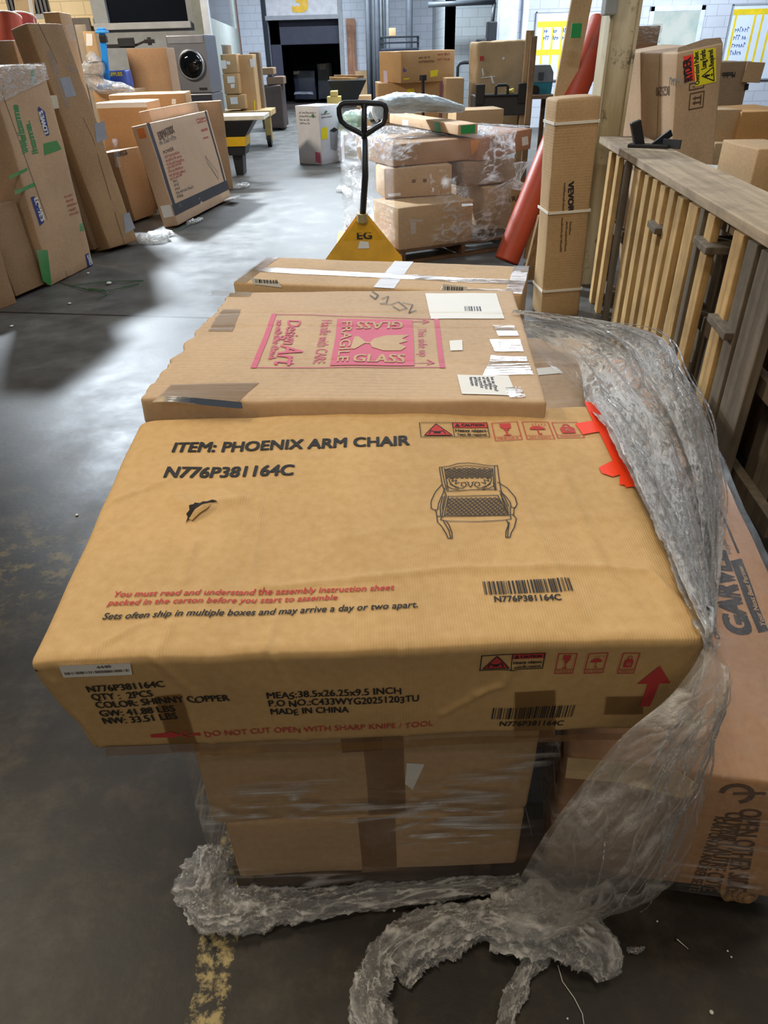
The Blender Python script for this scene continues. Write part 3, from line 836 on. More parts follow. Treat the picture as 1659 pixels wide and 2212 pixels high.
pictograms('top', [((910,949),(1051,914)), ((1072,952),(1116,913)), ((1139,950),(1183,912)), ((1205,946),(1246,911))])
pictograms('front', [((1038,1448),(1179,1411)), ((1199,1455),(1248,1411)), ((1262,1454),(1313,1410)), ((1332,1454),(1381,1409))])
# line drawing of the armchair
k = Ink(); LW = 0.0017
def cp(pts): return [face_uv(phb, 'top', 700 + x*0.42194, 860 + y*0.42194) for x, y in pts]
def cl(pts, w=LW): k.line(cp(pts), w)
cl([(596,357),(608,356),(650,350),(690,338),(745,335),(800,340),(840,346),(872,347),(892,345),(905,440),(915,520),(945,600)])
cl([(596,357),(610,440),(630,500),(605,610)]); cl([(608,358),(622,430),(632,470)]); cl([(622,362),(640,470)]); cl([(877,348),(884,470)]); cl([(868,362),(878,470)])
cl([(622,368),(690,352),(745,348),(800,352),(868,360)]); cl([(632,476),(760,468),(890,468)]); cl([(638,502),(760,500),(895,498)])
cl([(610,440),(575,480),(552,530),(552,565),(570,575),(585,572),(590,540),(612,490),(622,460)]); cl([(892,430),(940,460),(980,510),(990,545),(980,562),(960,560),(955,535),(930,500),(900,475)])
cl([(575,575),(580,605),(598,608),(600,575)]); cl([(955,560),(955,595),(972,598),(975,562)]); cl([(612,505),(598,560),(600,600)]); cl([(905,490),(940,560),(945,590)]); cl([(622,500),(608,570)]); cl([(912,480),(948,555)])
cl([(605,610),(620,605),(945,598),(955,600)]); cl([(598,625),(640,634),(790,636),(930,628),(958,622)]); cl([(605,610),(598,625)]); cl([(955,600),(958,622)])
cl([(580,608),(582,640),(605,665),(625,695),(635,720),(657,720),(655,690),(640,655),(625,632)]); cl([(612,630),(620,650),(640,680),(648,718)])
cl([(972,600),(985,620),(975,660),(958,690),(952,712),(930,712),(932,680),(945,650),(935,628)]); cl([(948,640),(942,680),(940,710)])
cl([(640,505),(618,605)]); cl([(893,502),(945,598)])
def clip(x0, y0, x1, y1, f):
    pts = [(x0 + (x1-x0)*i/24, y0 + (y1-y0)*i/24) for i in range(25)]; run = []
    for p in pts:
        if f(*p): run.append(p)
        else:
            if len(run) > 1: cl([run[0], run[-1]], 0.0011)
            run = []
    if len(run) > 1: cl([run[0], run[-1]], 0.0011)
seat = lambda x, y: 506 < y < 604 and x > 640 - (y-505)*0.2 and x < 893 + (y-502)*0.5
bk = lambda x, y: y > 356 + abs(x-745)*0.06 and y < 412 and 626 < x < 868
for i in range(-6, 18):
    clip(600 + i*24, 500, 720 + i*24, 610, seat); clip(606 + i*24, 500, 726 + i*24, 610, seat)
    clip(720 + i*24, 500, 560 + i*24, 610, seat); clip(726 + i*24, 500, 566 + i*24, 610, seat)
    clip(560 + i*26, 350, 700 + i*26, 415, bk); clip(566 + i*26, 350, 706 + i*26, 415, bk); clip(700 + i*26, 350, 560 + i*26, 415, bk); clip(706 + i*26, 350, 566 + i*26, 415, bk)
for sgn in (-1, 1):
    mx = lambda p: [(754 + sgn*(x), y) for x, y in p]
    cl(mx([(0,455),(12,440),(8,432),(20,428)])); cl(mx([(110,415),(100,440),(70,458),(40,460),(20,445),(28,430),(45,432),(48,446),(36,450)]))
    cl(mx([(105,412),(85,405),(95,425),(70,418),(78,438),(55,430)])); cl(mx([(118,430),(120,448),(95,462),(60,466)])); cl(mx([(60,455),(85,448),(100,435)]))
k.put(phb, 'top', 'printed_chair_drawing', K_BLACK)
# sticker, tapes, tear
k = Ink().quad(*U(phb, 'front', (140,1461), (288,1457), (284,1431), (131,1434)), 10, 3); k.put(phb, 'front', 'barcode_sticker', W_LABEL, 0.0014)
k = Ink(); a, c = face_uv(phb, 'front', 146, 1456), face_uv(phb, 'front', 283, 1444); k.barcode(a.x, a.y + .002, c.x, c.y, 9, 90)
fitpx(k, phb, 'front', '4440', (214,1441), (244,1439), (213,1435), bold=0.02); k.put(phb, 'front', 'sticker_print', K_GREY, 0.0020)
k = Ink().quad(*U(phb, 'front', (1112,1597), (1202,1594), (1200,1490), (1112,1493)), 4, 8)
k.quad(*U(phb, 'front', (230,1632), (430,1624), (430,1606), (225,1612)), 10, 2).quad(*U(phb, 'front', (430,1630), (1350,1598), (1350,1584), (430,1612)), 40, 2)
k.quad(*U(phb, 'front', (370,1624), (430,1620), (390,1500), (335,1505)), 4, 8).quad(*U(phb, 'front', (1305,1545), (1390,1540), (1388,1500), (1308,1505)), 6, 3)
k.put(phb, 'front', 'brown_tape', T_BROWN, 0.0008)
k = Ink()
k.quad(*[V((min(p.x, W_ + .002), p.y)) for p in U(phb, 'top', (1350,1052), (1372,1046), (1290,868), (1262,868))], 3, 24)
k.quad(*U(phb, 'top', (1258,939), (1322,927), (1308,904), (1242,915)), 8, 5)
k.poly([V((min(p.x, W_ + .002), p.y)) for p in U(phb, 'top', (1336,1046), (1372,1048), (1340,985), (1318,996), (1292,1010), (1298,1022), (1322,1030), (1337,1024))])
ot = k.put(phb, 'top', 'orange_tape', plain('orange_tape', (255, 66, 16), 0.35, var=0.03, bump=0.2), 0.0022, 'torn strip of fluorescent orange tape')
k = Ink().poly(U(phb, 'top', (403,1130), (408,1118), (405,1112), (413,1107), (412,1099), (421,1096), (424,1089), (434,1088), (441,1084), (452,1088), (462,1087), (474,1090), (452,1094), (442,1097), (431,1103), (424,1110), (415,1118)))
k.put(phb, 'top', 'torn_hole', plain('hole_dark', (26, 18, 10), 0.9), 0.0016, 'dark ragged puncture')
k = Ink().poly(U(phb, 'top', (410,1124), (424,1111), (440,1100), (462,1095), (450,1106), (434,1116), (418,1126)))
k.put(phb, 'top', 'torn_flap', cardboard('torn_liner', (176, 140, 84)), 0.004)

# ---- the glass-top carton behind it
gx = V((0.905, -0.075, 0)).normalized()
GM = frame(V((-0.535, 1.41, 0.905)), gx, V((0.01, 1, 0.0)))
_gb = sway(0.004, 9, 2.8)
def gdisp(p):
    o = _gb(p)
    if p.x < 0.06: o.x += (0.012*noise.noise(V((p.y*16, p.z*6, 4))) + 0.008*noise.noise(V((p.y*45, p.z*9, 7))))*(1 - p.x/0.06)
    if p.z > 0.05:
        for v0, a0 in ((0.215, .002), (0.46, .0028), (0.58, .0025)): o.z -= a0*math.exp(-((p.y - v0 - 0.012*math.sin(p.x*5))/0.009)**2)
    if p.y < 0.04: o.z += 0.006*noise.noise(V((p.x*6, 1, 4)))*(1 - p.y/0.04)
    return o
glb = make_box('glass_carton', 'flat beige carton printed with a pink fragile glass panel, behind the armchair carton', 'box', GM, 0.89, 0.80, 0.066, C_BEIGE, r=0.008, step=0.008, disp=gdisp); glb.fine = 0.010
k = Ink()
TL, TR, BR, BL = U(glb, 'top', (592,680), (942,690), (956,794), (548,794))
k.line([BL, TL], .014).line([BR, TR], .012).line([TL, TR], .004).line([BL, BR], .004)
q = U(glb, 'top', (714,790), (896,790), (891,692), (729,690)); k.quad(*q)
def down(s, p0, p1, cap, **kw):
    a, c = face_uv(glb, 'top', *p0), face_uv(glb, 'top', *p1); k.fit(s, a, c, cap, **kw)
fitpx(k, glb, 'top', 'Handle with CARE', (695,693), (676,785), (719,693))
fitpx(k, glb, 'top', 'This side up', (902,708), (906,770), (921,708))
fitpx(k, glb, 'top', 'Design', (622,694), (610,744), (652,694), italic=0.25, bold=0.01); fitpx(k, glb, 'top', 'Art', (606,746), (592,787), (660,746), italic=0.3, bold=0.012)
a, c = U(glb, 'top', (598,694), (580,776)); d = c - a; k.scrawl(a.x, a.y, .018, d.length, math.degrees(math.atan2(d.y, d.x)), 4)
for q in (((891,695),(926,695)), ((897,783),(938,783))):
    a, c = U(glb, 'top', *q); k.line([a, c], .004).line([c + V((-.016, .016)), c, c + V((-.016, -.016))], .004)
k.put(glb, 'top', 'pink_print', K_PINK, 0.0012, 'pink fragile glass panel')
k = Ink()
fitpx(k, glb, 'top', 'GLASS', (764,783), (874,783), (764,766), bold=0.014); fitpx(k, glb, 'top', 'GLASS', (871,697), (773,697), (872,712), bold=0.014); fitpx(k, glb, 'top', 'FRAGILE', (739,697), (729,783), (762,697), bold=0.014)
c0 = face_uv(glb, 'top', 858, 742); cs = face_uv(glb, 'top', 766, 741)
k.poly([c0 + V(p) for p in ((.012,-.055),(-.03,-.055),(-.062,-.03),(-.07,0),(-.062,.03),(-.03,.055),(.03,.058),(.012,.03),(.028,.012),(.005,-.008),(.025,-.03))])
k.line([c0 + V((-.07, 0)), cs], .009).poly([cs + V(p) for p in ((-.006,-.045),(.006,-.045),(.03,0),(.006,.045),(-.006,.045))])
k.put(glb, 'top', 'panel_letters', C_BEIGE, 0.0026)
for q, lab in ((((931,690),(1088,690),(1073,636),(918,636)), 'large blank white label'), (((973,758),(999,757),(998,735),(971,737)), 'small torn white scrap'), (((998,852),(1116,856),(1096,812),(986,810)), 'white label with rows of print')): Ink().quad(*U(glb, 'top', *q)).put(glb, 'top', 'paper_label', W_LABEL, 0.0014, lab)
k = Ink()
for i in range(6):
    a, c = U(glb, 'top', (1012 + i*9, 816), (1020 + i*9.5, 846)); d = c - a; k.scrawl(a.x, a.y, .008, d.length*(0.6 + 0.08*i), math.degrees(math.atan2(d.y, d.x)), 11 + i)
a, c = face_uv(glb, 'top', 1004, 674), face_uv(glb, 'top', 1040, 664); k.barcode(a.x, a.y, c.x, c.y, 2, 20)
k.line(U(glb, 'top', (805,632), (818,640), (812,648), (800,640)), .004).line(U(glb, 'top', (826,648), (840,642), (836,656), (822,658), (846,660), (862,654), (880,668), (864,672), (850,664)), .003).line(U(glb, 'top', (870,656), (892,660), (884,676), (900,672)), .003)
k.put(glb, 'top', 'label_print', plain('ink_bluegrey', (74, 78, 92), 0.7, var=0.02), 0.0020)
k = Ink()
for q in (((1076,727),(1120,727),(1108,704),(1062,704)), ((1068,760),(1130,760),(1122,734),(1056,734)), ((1040,812),(1150,810),(1136,772),(1060,768)), ((1100,860),(1135,858),(1122,836),(1090,838)),
          ((452,640),(540,640),(545,631),(460,628)), ((350,860),(520,866),(522,878),(330,876))): Ink().quad(*U(glb, 'top', *q), 10, 6).put(glb, 'top', 'clear_tape', T_CLEAR, 0.0016)
for q in (((330,872), (500,874), (560,826), (370,832)), ((450,716), (500,716), (520,668), (475,668))): Ink().quad(*U(glb, 'top', *q), 8, 4).put(glb, 'top', 'dull_tape', T_AGED, 0.0012)

# ---- long taped carton at the back of the pallet
P0 = V((-0.50, 2.42, 0.74)); LX = V((0.95, -0.24, 0)).normalized()
lob = make_box('long_carton', 'long narrow taped carton at the far end of the near pallet', 'box', frame(P0, LX, V((0.24, 0.95, 0))), 0.985, 0.335, 0.205, cardboard('cardboard_tawny', (190, 158, 118)), r=0.008, step=0.035, amp=0.005, seed=12)
for q, n_, m_ in ((((0.0, 0.13), (0.985, 0.10), (0.985, 0.15), (0.0, 0.19)), 30, 3), (((0.93, 0.0), (0.985, 0.0), (0.985, 0.335), (0.93, 0.335)), 3, 12), (((0, 0), (0.05, 0), (0.05, 0.335), (0, 0.335)), 3, 12), (((0.72,0.01),(0.93,0.01),(0.93,0.04),(0.72,0.04)), 10, 2)): Ink().quad(*q, n_, m_).put(lob, 'top', 'clear_tape', T_CLEAR, 0.0016)
Ink().quad((0.50, 0.0), (0.57, 0.0), (0.57, 0.335), (0.50, 0.335), 3, 12).put(lob, 'top', 'brown_tape', T_DULL, 0.0010)
for q in (((548,612), (608,620), (602,608), (540,598)), ((952,628), (1005,634), (1008,618), (956,612))): Ink().quad(*U(lob, 'front', *q), 3, 2).put(lob, 'front', 'paper_label', W_LABEL, 0.0014)
k = Ink()
for p0, p1 in (((552,609), (602,610)), ((958,625), (1002,618))):
    a, c = face_uv(lob, 'front', *p0), face_uv(lob, 'front', *p1); k.barcode(min(a.x, c.x), min(a.y, c.y), max(a.x, c.x), min(a.y, c.y) + .012, 4, 30)
k.text('FRAGILE', 0.70, 0.10, 0.03, bold=0.02).frame(0.88, 0.02, 0.95, 0.09, .004); k.put(lob, 'front', 'label_print', K_BLACK, 0.002)

# ---- cartons carrying them
def wrap_tape(b, face, u, w, mat=T_BROWN): Ink().quad((u, 0), (u+w, 0), (u+w, b.h), (u, b.h), 3, 10).put(b, face, 'brown_tape', mat, 0.001)
F0 = V((-0.340, 0.805, 0.10)); FXD = V((0.665, 0.012, 0)).normalized()
lo1 = make_box('moving_carton', 'lowest plain brown carton at the front of the near pallet, wrapped in film', 'box', frame(F0, FXD, (-0.02, 1, 0)), 0.610, 1.05, 0.205, C_TAN, r=0.010, step=0.05, amp=0.006, seed=21)
lo2 = make_box('moving_carton', 'plain brown carton directly under the armchair carton, on the lowest one', 'box', frame(F0 + V((-0.022, 0.0, 0.209)), FXD, (-0.02, 1, 0)), 0.640, 1.08, 0.316, C_TAN, r=0.010, step=0.05, amp=0.006, seed=22)
for b, u in ((lo1, 0.27), (lo2, 0.31)): wrap_tape(b, 'front', u, 0.075); 
Ink().quad((0.27,0.205),(0.345,0.205),(0.345,0.26),(0.27,0.26)).put(lo2, 'front', 'paper_scrap', T_BROWN, 0.001)
Ink().poly([(0.385, 0.10), (0.40, 0.08), (0.425, 0.16), (0.39, 0.165)]).put(lo2, 'front', 'torn_label', W_LABEL, 0.0016)
lo3 = make_box('carton', 'brown carton under the far end of the pink-printed glass carton', 'box', frame(V((-0.36, 1.93, 0.10)), FXD, (-0.02, 1, 0)), 0.80, 0.50, 0.63, C_BROWN, r=0.01, step=0.1, amp=0.006, seed=23)
spB = make_box('flat_carton', 'flat beige carton poking out right of the pink-printed glass carton, under loose film', 'box', frame(V((-0.30, 1.40, 0.79)), V((1, -0.07, 0)), (0.1, 1, 0)), 0.90, 0.72, 0.055, cardboard('cardboard_pale', (190, 164, 138), 'Y', flute=40), r=0.006, step=0.06, amp=0.004, seed=24)
Ink().quad(*U(spB, 'top', (1150,814), (1215,808), (1200,794), (1146,800)), 2, 2).put(spB, 'top', 'paper_label', W_LABEL, 0.002)
lo4 = make_box('carton', 'brown carton hidden low behind the film beside the glass carton', 'box', frame(V((-0.33, 1.885, 0.735)), FXD, (-0.02, 1, 0)), 0.70, 0.2, 0.05, C_BROWN, r=0.006, step=0.1, amp=0.003, seed=25) if False else None

# ---- the long carton along the right side
GAX = R(-10.7)
gar = make_box('long_carton', 'long brown carton wrapped in clear film along the right side of the near pallet', 'box', yawed(0.335, 0.815, 0.10, GAX), 0.525, 2.05, 0.385, cardboard('cardboard_ruddy', (188, 140, 96), 'X', flute=60), r=0.012, step=0.05, amp=0.007, seed=31)
k = Ink()
def gp(*p): return U(gar, 'top', *p)
g0, g1, g2 = gp((1622,1371), (1560,1140), (1562,1345))
fitpx(k, gar, 'top', 'GARVEE', (1622,1370), (1567,1190), (1563,1358), bold=0.06)
k.line(gp((1596,1193), (1556,1097)), .006)
fitpx(k, gar, 'top', 'support@garvee', (1581,1197), (1548,1112), (1570,1199))
fitpx(k, gar, 'top', 'DISTR', (1552,1381), (1536,1335), (1543,1383), bold=0.02)
k.put(gar, 'top', 'lettering', plain('ink_charcoal', (52, 46, 44), 0.7, var=0.02), 0.0014)
Ink().quad(*gp((1657,1361), (1602,1205), (1577,1211), (1635,1366)), 10, 4).put(gar, 'top', 'printed_bar', plain('ink_charcoal', (52, 46, 44), 0.7), 0.0014)
k = Ink(); fitpx(k, gar, 'top', 'Your Next Best Partner', (1652,1352), (1602,1222), (1641,1354), bold=0.012)
k.put(gar, 'top', 'bar_lettering', cardboard('letter_tan', (206, 160, 112)), 0.0022)
k = Ink()
for s, p0, p1, cap in (('OPEN OTHER SIDE', (1598,1745), (1570,1925), .040), ("OUVRIR L'AUTRE COTE", (1568,1752), (1520,1925), .034), ('KARTON AN ANDERER SEITE', (1545,1762), (1490,1925), .022)):
    a, c = U(gar, 'front', p0, p1); k.fit(s, a, c, cap, bold=0.015)
a = face_uv(gar, 'front', 1590, 1712); k.line([a + V((.026*math.cos(R(t)), .026*math.sin(R(t)))) for t in range(-60, 200, 20)], .010).line([a + V((-.004, 0)), a + V((.045, .012))], .008)
k.put(gar, 'front', 'lettering', K_BROWN, 0.0014)
k = Ink()
for i in range(4):
    v = 0.05 + 0.085*i; k.line([(2.0, v), (1.86, v), (1.93, v+0.07), (2.0, v)], .006).text('!', 1.925, v+.015, .03, bold=0.03)
    k.text('FRAGILE', 1.62, v, 0.03, bold=0.02).line([(1.58, v-.01), (1.80, v-.01), (1.84, v+.06)], .005)
k.put(gar, 'left', 'warning_print', K_BROWN, 0.0014)
fl = MB(); 
fp = [(0.0, 0.0), (0.10, 0.006), (0.22, -0.012), (0.24, 0.02), (0.20, 0.045), (0.08, 0.05), (0.0, 0.045)]
fl.prism(fp, 0.004, Matrix(((1,0,0,0.0),(0,0.35,-0.9,-0.012),(0,0.9,0.35,0.335),(0,0,0,1))))
fl.build('torn_flap', cardboard('cardboard_inside', (216, 186, 140)), gar.o)
# rolled foot sticking out underneath
crumpled('paper_roll', cardboard('paper_brown', (206, 164, 106)), [V((0.74,0.98,0.05)), V((0.752,0.86,0.05)), V((0.765,0.775,0.05))], [0.045,0.05,0.046], 36, 40, 0.12, 5, None, 0.95)
tag(bpy.data.objects['paper_roll'], 'rolled brown paper end poking out under the film-wrapped long carton', 'paper roll')
e = MB(); e.tube([V((0.765 + 0.030*(1-t/40)*math.cos(t*0.5), 0.768 - 0.0004*t, 0.052 + 0.030*(1-t/40)*math.sin(t*0.5))) for t in range(38)], 0.006, 8)
e.build('roll_core', cardboard('paper_core', (150, 108, 62)), bpy.data.objects['paper_roll'])

# ---- wooden pallet underneath
W_DARK = wood('pallet_wood_dark', (104, 78, 56), 0)
W_DARKY = wood('pallet_wood_dark_y', (104, 78, 56), 1)
def pallet(name, label, M, w, d, h=0.12, nd=6, grp=None, mat=None, maty=None):
    t = empty(name, (0, 0, 0), label, 'pallet', grp); t.matrix_world = M
    mat = mat or W_DARK; maty = maty or W_DARKY
    for i in range(nd):
        y = (d - 0.09) * i / (nd - 1); MB().bbox((0, y, h-0.018), (w, y+0.09, h), 0.003).build('deck_board', mat, t)
    for x in (0, w/2 - 0.02, w - 0.04): MB().bbox((x, 0, 0.018), (x+0.04, d, h-0.018), 0.003).build('stringer', maty, t)
    for y in (0, d/2 - 0.045, d - 0.09): MB().bbox((0, y, 0), (w, y+0.09, 0.018), 0.003).build('base_board', mat, t)
    return t
pallet('wooden_pallet', 'dark wooden pallet under the near stack of cartons', yawed(-0.36, 0.835, 0, R(0)), 1.12, 1.55, 0.10)

# ================================================================== FILM ON THE NEAR PALLET
F_WRAP = film('film_wrap', 0.05, 0.01, (1.2, 3, 60), 0.8, 0.12, streak=0.8, bdist=0.03, rim=0.12, fold=True, lo=0.28, hw=0.5)  # white streaks on the folds painted in for specular streaks
F_TOP = film('film_top', 0.06, 0.01, (50, 9, 30), 0.6, 0.10, streak=0.08, bdist=0.02)
F_DRAPE = film('film_drape', 0.22, 0.08, (60, 60, 1), 0.6, 0.14, coords='UV', streak=0.95, bdist=0.02, rim=0.4, fold=True, lo=0.22, hw=0.40)  # whitened folds stand in for part of the glints
F_BAG = film('film_bag', 0.08, 0.13, (20, 40, 1), 0.6, 0.12, coords='UV', streak=0.62, bdist=0.02, rim=0.30, fold=True, lo=0.45, hw=0.5, tint=(0.92, 0.90, 0.86))
F_TRAIL = film('film_trail', 0.20, 0.12, (30, 60, 1), 0.6, 0.12, coords='UV', streak=0.85, bdist=0.02, rim=0.35, fold=True, lo=0.44, hw=0.42, tint=(0.96, 0.95, 0.92))
def shell(name, label, M, w, d, h, mat, grow=0.007, amp=0.004, seed=3, step=0.03, z0=0.0, crumple=False):
    """a sleeve of film round a stack (four sides)"""
    vs = []; fs = []; uv = []; fold = []
    per = [(-grow, -grow), (w+grow, -grow), (w+grow, d+grow), (-grow, d+grow)]
    loop = []
    for i in range(4):
        a, c = V(per[i]), V(per[(i+1) % 4]); n_ = max(2, int((c-a).length/step)); nrm = V((c.y-a.y, a.x-c.x)).normalized()
        loop += [(a + (c-a)*j/n_, nrm) for j in range(n_)]
    nz = max(2, int(h/step*1.5)); n_ = len(loop)
    for j in range(nz+1):
        z = z0 + (h - z0)*j/nz
        for i, (p, nrm) in enumerate(loop):
            k_ = abs(noise.noise(V((p.x*1.6, p.y*1.6, z*26+seed))))*amp*1.5 + noise.noise(V((p.x*5, p.y*5, z*7+seed)))*amp
            q = p + nrm*max(-grow*0.5, k_)
            fold.append(max(crest(p.x*2 + p.y*2, z*34 + p.x*1.5, seed, 5), 0.8*crest(p.x*5 + p.y*5, z*70, seed + 4, 5))*min(1, max(0, 0.35 + 1.5*noise.noise(V((p.x*3, p.y*3, z*6 + seed)))))) if not crumple else fold.append(max(crest(p.x*9 + p.y*9, z*16, seed, 3.5), 0.8*crest(p.x*20 + p.y*20, z*34, seed + 4, 3.5))*min(1, max(0, 0.4 + 1.4*noise.noise(V((p.x*2.5, p.y*2.5, z*3 + seed))))))
            vs.append(V((q.x, q.y, z + 0.012*noise.noise(V((p.x*4, p.y*4, seed)))*(1 if j in (0, nz) else 0)))); uv.append((i/n_, j/nz))
    for j in range(nz):
        for i in range(n_):
            fs.append((j*n_+i, j*n_+(i+1) % n_, (j+1)*n_+(i+1) % n_, (j+1)*n_+i))
    o = mesh(name, vs, fs, mat, None, True, uv, fold); o.matrix_world = M
    if label: tag(o, label, 'stretch film')
    return o
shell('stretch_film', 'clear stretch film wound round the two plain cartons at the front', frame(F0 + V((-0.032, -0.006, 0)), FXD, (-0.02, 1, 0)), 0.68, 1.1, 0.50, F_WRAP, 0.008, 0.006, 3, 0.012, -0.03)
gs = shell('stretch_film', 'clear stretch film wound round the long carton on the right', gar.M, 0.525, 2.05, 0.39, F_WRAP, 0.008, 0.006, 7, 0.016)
# its top skin
vs = []; fs = []; uv = []
NX, NY = 24, 90
for j in range(NY+1):
    for i in range(NX+1):
        x, y = -0.01 + 0.545*i/NX, -0.01 + 2.07*j/NY
        p = V((x, y, 0.385)); vs.append(p + gar.f(V((min(max(x,0),.525), min(max(y,0),2.05), .385))) + V((0, 0, 0.006 + 0.006*abs(ridged(x*9, y*4, 2))*(0.3 if y > 0.35 else 1.2)))); uv.append((x, y))
for j in range(NY):
    for i in range(NX): fs.append((j*(NX+1)+i, j*(NX+1)+i+1, (j+1)*(NX+1)+i+1, (j+1)*(NX+1)+i))
mesh('film_top', vs, fs, F_TOP, gs, True, uv)
# the loose film: draped along the right, gathered at the corner, hanging to the floor and trailing off
st = [((1112,712),.945,(1118,690),.955), ((1190,742),.90,(1205,694),.955), ((1243,775),.88,(1335,710),.93), ((1258,820),.88,(1440,738),.86), ((1266,868),.93,(1485,812),.80),
      ((1312,925),.945,(1530,900),.70), ((1356,1010),.935,(1560,1010),.56), ((1405,1110),.92,(1568,1110),.54), ((1444,1200),.91,(1562,1210),.57), ((1486,1300),.90,(1552,1300),.68), ((1518,1375),.885,(1540,1380),.84), ((1520,1412),.86,(1544,1412),.85)]
Lp = [atz(*a, z) for a, z, b, z2 in st]; Rp = [atz(*b, z2) for a, z, b, z2 in st]
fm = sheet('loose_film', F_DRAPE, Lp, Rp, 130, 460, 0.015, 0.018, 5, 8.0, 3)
tag(fm, 'big crumpled loose clear film draped over the right corner and trailing on the floor', 'stretch film')
L2 = [p + V((0.0, 0, 0.012)) for p in Lp]; R2 = [p*0.5 + q*0.5 + V((0, 0, 0.03)) for p, q in zip(Lp, Rp)]
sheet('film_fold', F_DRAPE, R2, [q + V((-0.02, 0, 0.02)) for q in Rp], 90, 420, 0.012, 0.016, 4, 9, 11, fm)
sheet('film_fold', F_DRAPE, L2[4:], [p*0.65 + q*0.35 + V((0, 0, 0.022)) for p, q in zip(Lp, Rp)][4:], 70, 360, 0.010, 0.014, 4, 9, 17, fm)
rg = random.Random(5)
rope = MB()
for q in range(34):
    s0, s1 = rg.random(), rg.random(); t0 = rg.random()*0.6; t1 = t0 + 0.15 + rg.random()*0.35
    pts = []
    for i in range(26):
        t = min(0.985, t0 + (t1-t0)*i/25); s = s0 + (s1-s0)*0.35*i/25
        a, b = catmull(Lp, t), catmull(Rp, t)
        pts.append(a*(1-s) + b*s + V((0, 0, 0.022 + 0.012*math.sin(math.pi*s))) + noise.noise_vector(V((t*14, q*1.7, 0)))*0.010)
    rope.tube(pts, lambda t, r=0.0008 + rg.random()*0.0022: r*(0.3 + math.sin(math.pi*min(1, max(0, t)))), 5, caps=False)
rope.build('film_strands', film('film_strand', 0.30, 0.40, (60, 60, 60), 1.0, 0.10, streak=0.5, bdist=0.03), fm, True)
hb = [((1518,1400),.715,(1546,1400),.72), ((1490,1450),.69,(1548,1450),.705), ((1440,1510),.675,(1546,1510),.70), ((1345,1590),.665,(1546,1600),.69), ((1262,1690),.655,(1530,1700),.68), ((1180,1800),.645,(1494,1830),.675), ((1128,1890),.655,(1442,1920),.70), ((1108,1945),.68,(1330,1962),.72), ((1085,1985),.685,(1210,1985),.70)]
HL = [aty(*a, y) for a, y, b, y2 in hb]; HR = [aty(*b, y2) for a, y, b, y2 in hb]
fr_ = lambda t: V((0.1, -1, 0.25)).normalized()
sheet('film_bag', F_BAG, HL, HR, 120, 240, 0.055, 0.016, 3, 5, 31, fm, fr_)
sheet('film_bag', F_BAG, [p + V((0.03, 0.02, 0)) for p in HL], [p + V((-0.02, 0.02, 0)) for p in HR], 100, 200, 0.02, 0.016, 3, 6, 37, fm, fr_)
# strands in the hanging part
rope = MB()
for q in range(26):
    s0, s1 = rg.random(), rg.random(); t0 = rg.random()*0.5; t1 = t0 + 0.12 + rg.random()*0.35; pts = []
    for i in range(20):
        t = min(0.98, t0 + (t1-t0)*i/19); s = s0 + (s1-s0)*0.3*i/19; a, b = catmull(HL, t), catmull(HR, t)
        pts.append(a*(1-s) + b*s + V((0.1, -1, 0.25))*(0.055*math.sin(math.pi*s) + 0.004) + noise.noise_vector(V((t*14, q*1.7, 4)))*0.008)
    rope.tube(pts, lambda t, r=0.0005 + rg.random()*0.0011: r*(0.3 + math.sin(math.pi*min(1, max(0, t)))), 5, caps=False)
rope.build('film_strands', film('film_strand_b', 0.20, 0.25, (60, 60, 60), 1.0, 0.10, streak=0.4, bdist=0.03), fm, True)
def floor_path(pts): return [atz(x, y, z) for x, y, z in pts]
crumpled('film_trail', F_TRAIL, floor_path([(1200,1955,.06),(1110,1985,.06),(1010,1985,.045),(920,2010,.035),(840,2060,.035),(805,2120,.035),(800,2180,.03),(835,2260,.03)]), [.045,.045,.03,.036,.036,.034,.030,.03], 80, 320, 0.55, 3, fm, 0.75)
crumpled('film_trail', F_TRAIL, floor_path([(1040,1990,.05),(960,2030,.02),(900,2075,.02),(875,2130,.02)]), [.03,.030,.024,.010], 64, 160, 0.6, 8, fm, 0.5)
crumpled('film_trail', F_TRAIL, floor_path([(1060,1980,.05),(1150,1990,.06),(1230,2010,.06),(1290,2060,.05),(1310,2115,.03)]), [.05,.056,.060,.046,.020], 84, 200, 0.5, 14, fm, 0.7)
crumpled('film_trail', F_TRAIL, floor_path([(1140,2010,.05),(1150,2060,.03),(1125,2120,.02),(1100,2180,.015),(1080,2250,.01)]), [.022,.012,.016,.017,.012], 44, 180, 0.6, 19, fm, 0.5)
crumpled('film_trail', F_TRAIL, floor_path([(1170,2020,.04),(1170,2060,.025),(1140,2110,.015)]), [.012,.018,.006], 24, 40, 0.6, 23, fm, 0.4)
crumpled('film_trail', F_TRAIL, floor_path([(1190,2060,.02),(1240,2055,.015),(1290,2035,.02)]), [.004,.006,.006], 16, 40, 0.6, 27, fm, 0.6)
MB().tube(floor_path([(1205,2085,.008),(1215,2120,.004),(1240,2155,.003),(1258,2190,.003),(1264,2230,.003)]), 0.0009, 6).build('film_thread', W_LABEL, fm)
# film bunched along the foot of the stack
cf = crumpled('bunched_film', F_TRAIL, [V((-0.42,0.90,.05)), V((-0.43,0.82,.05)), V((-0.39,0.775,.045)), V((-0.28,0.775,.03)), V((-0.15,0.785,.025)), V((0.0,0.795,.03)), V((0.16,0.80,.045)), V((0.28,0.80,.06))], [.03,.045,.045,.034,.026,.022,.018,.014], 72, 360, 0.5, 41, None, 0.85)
tag(cf, 'roll of clear film bunched along the floor at the foot of the front cartons', 'stretch film')
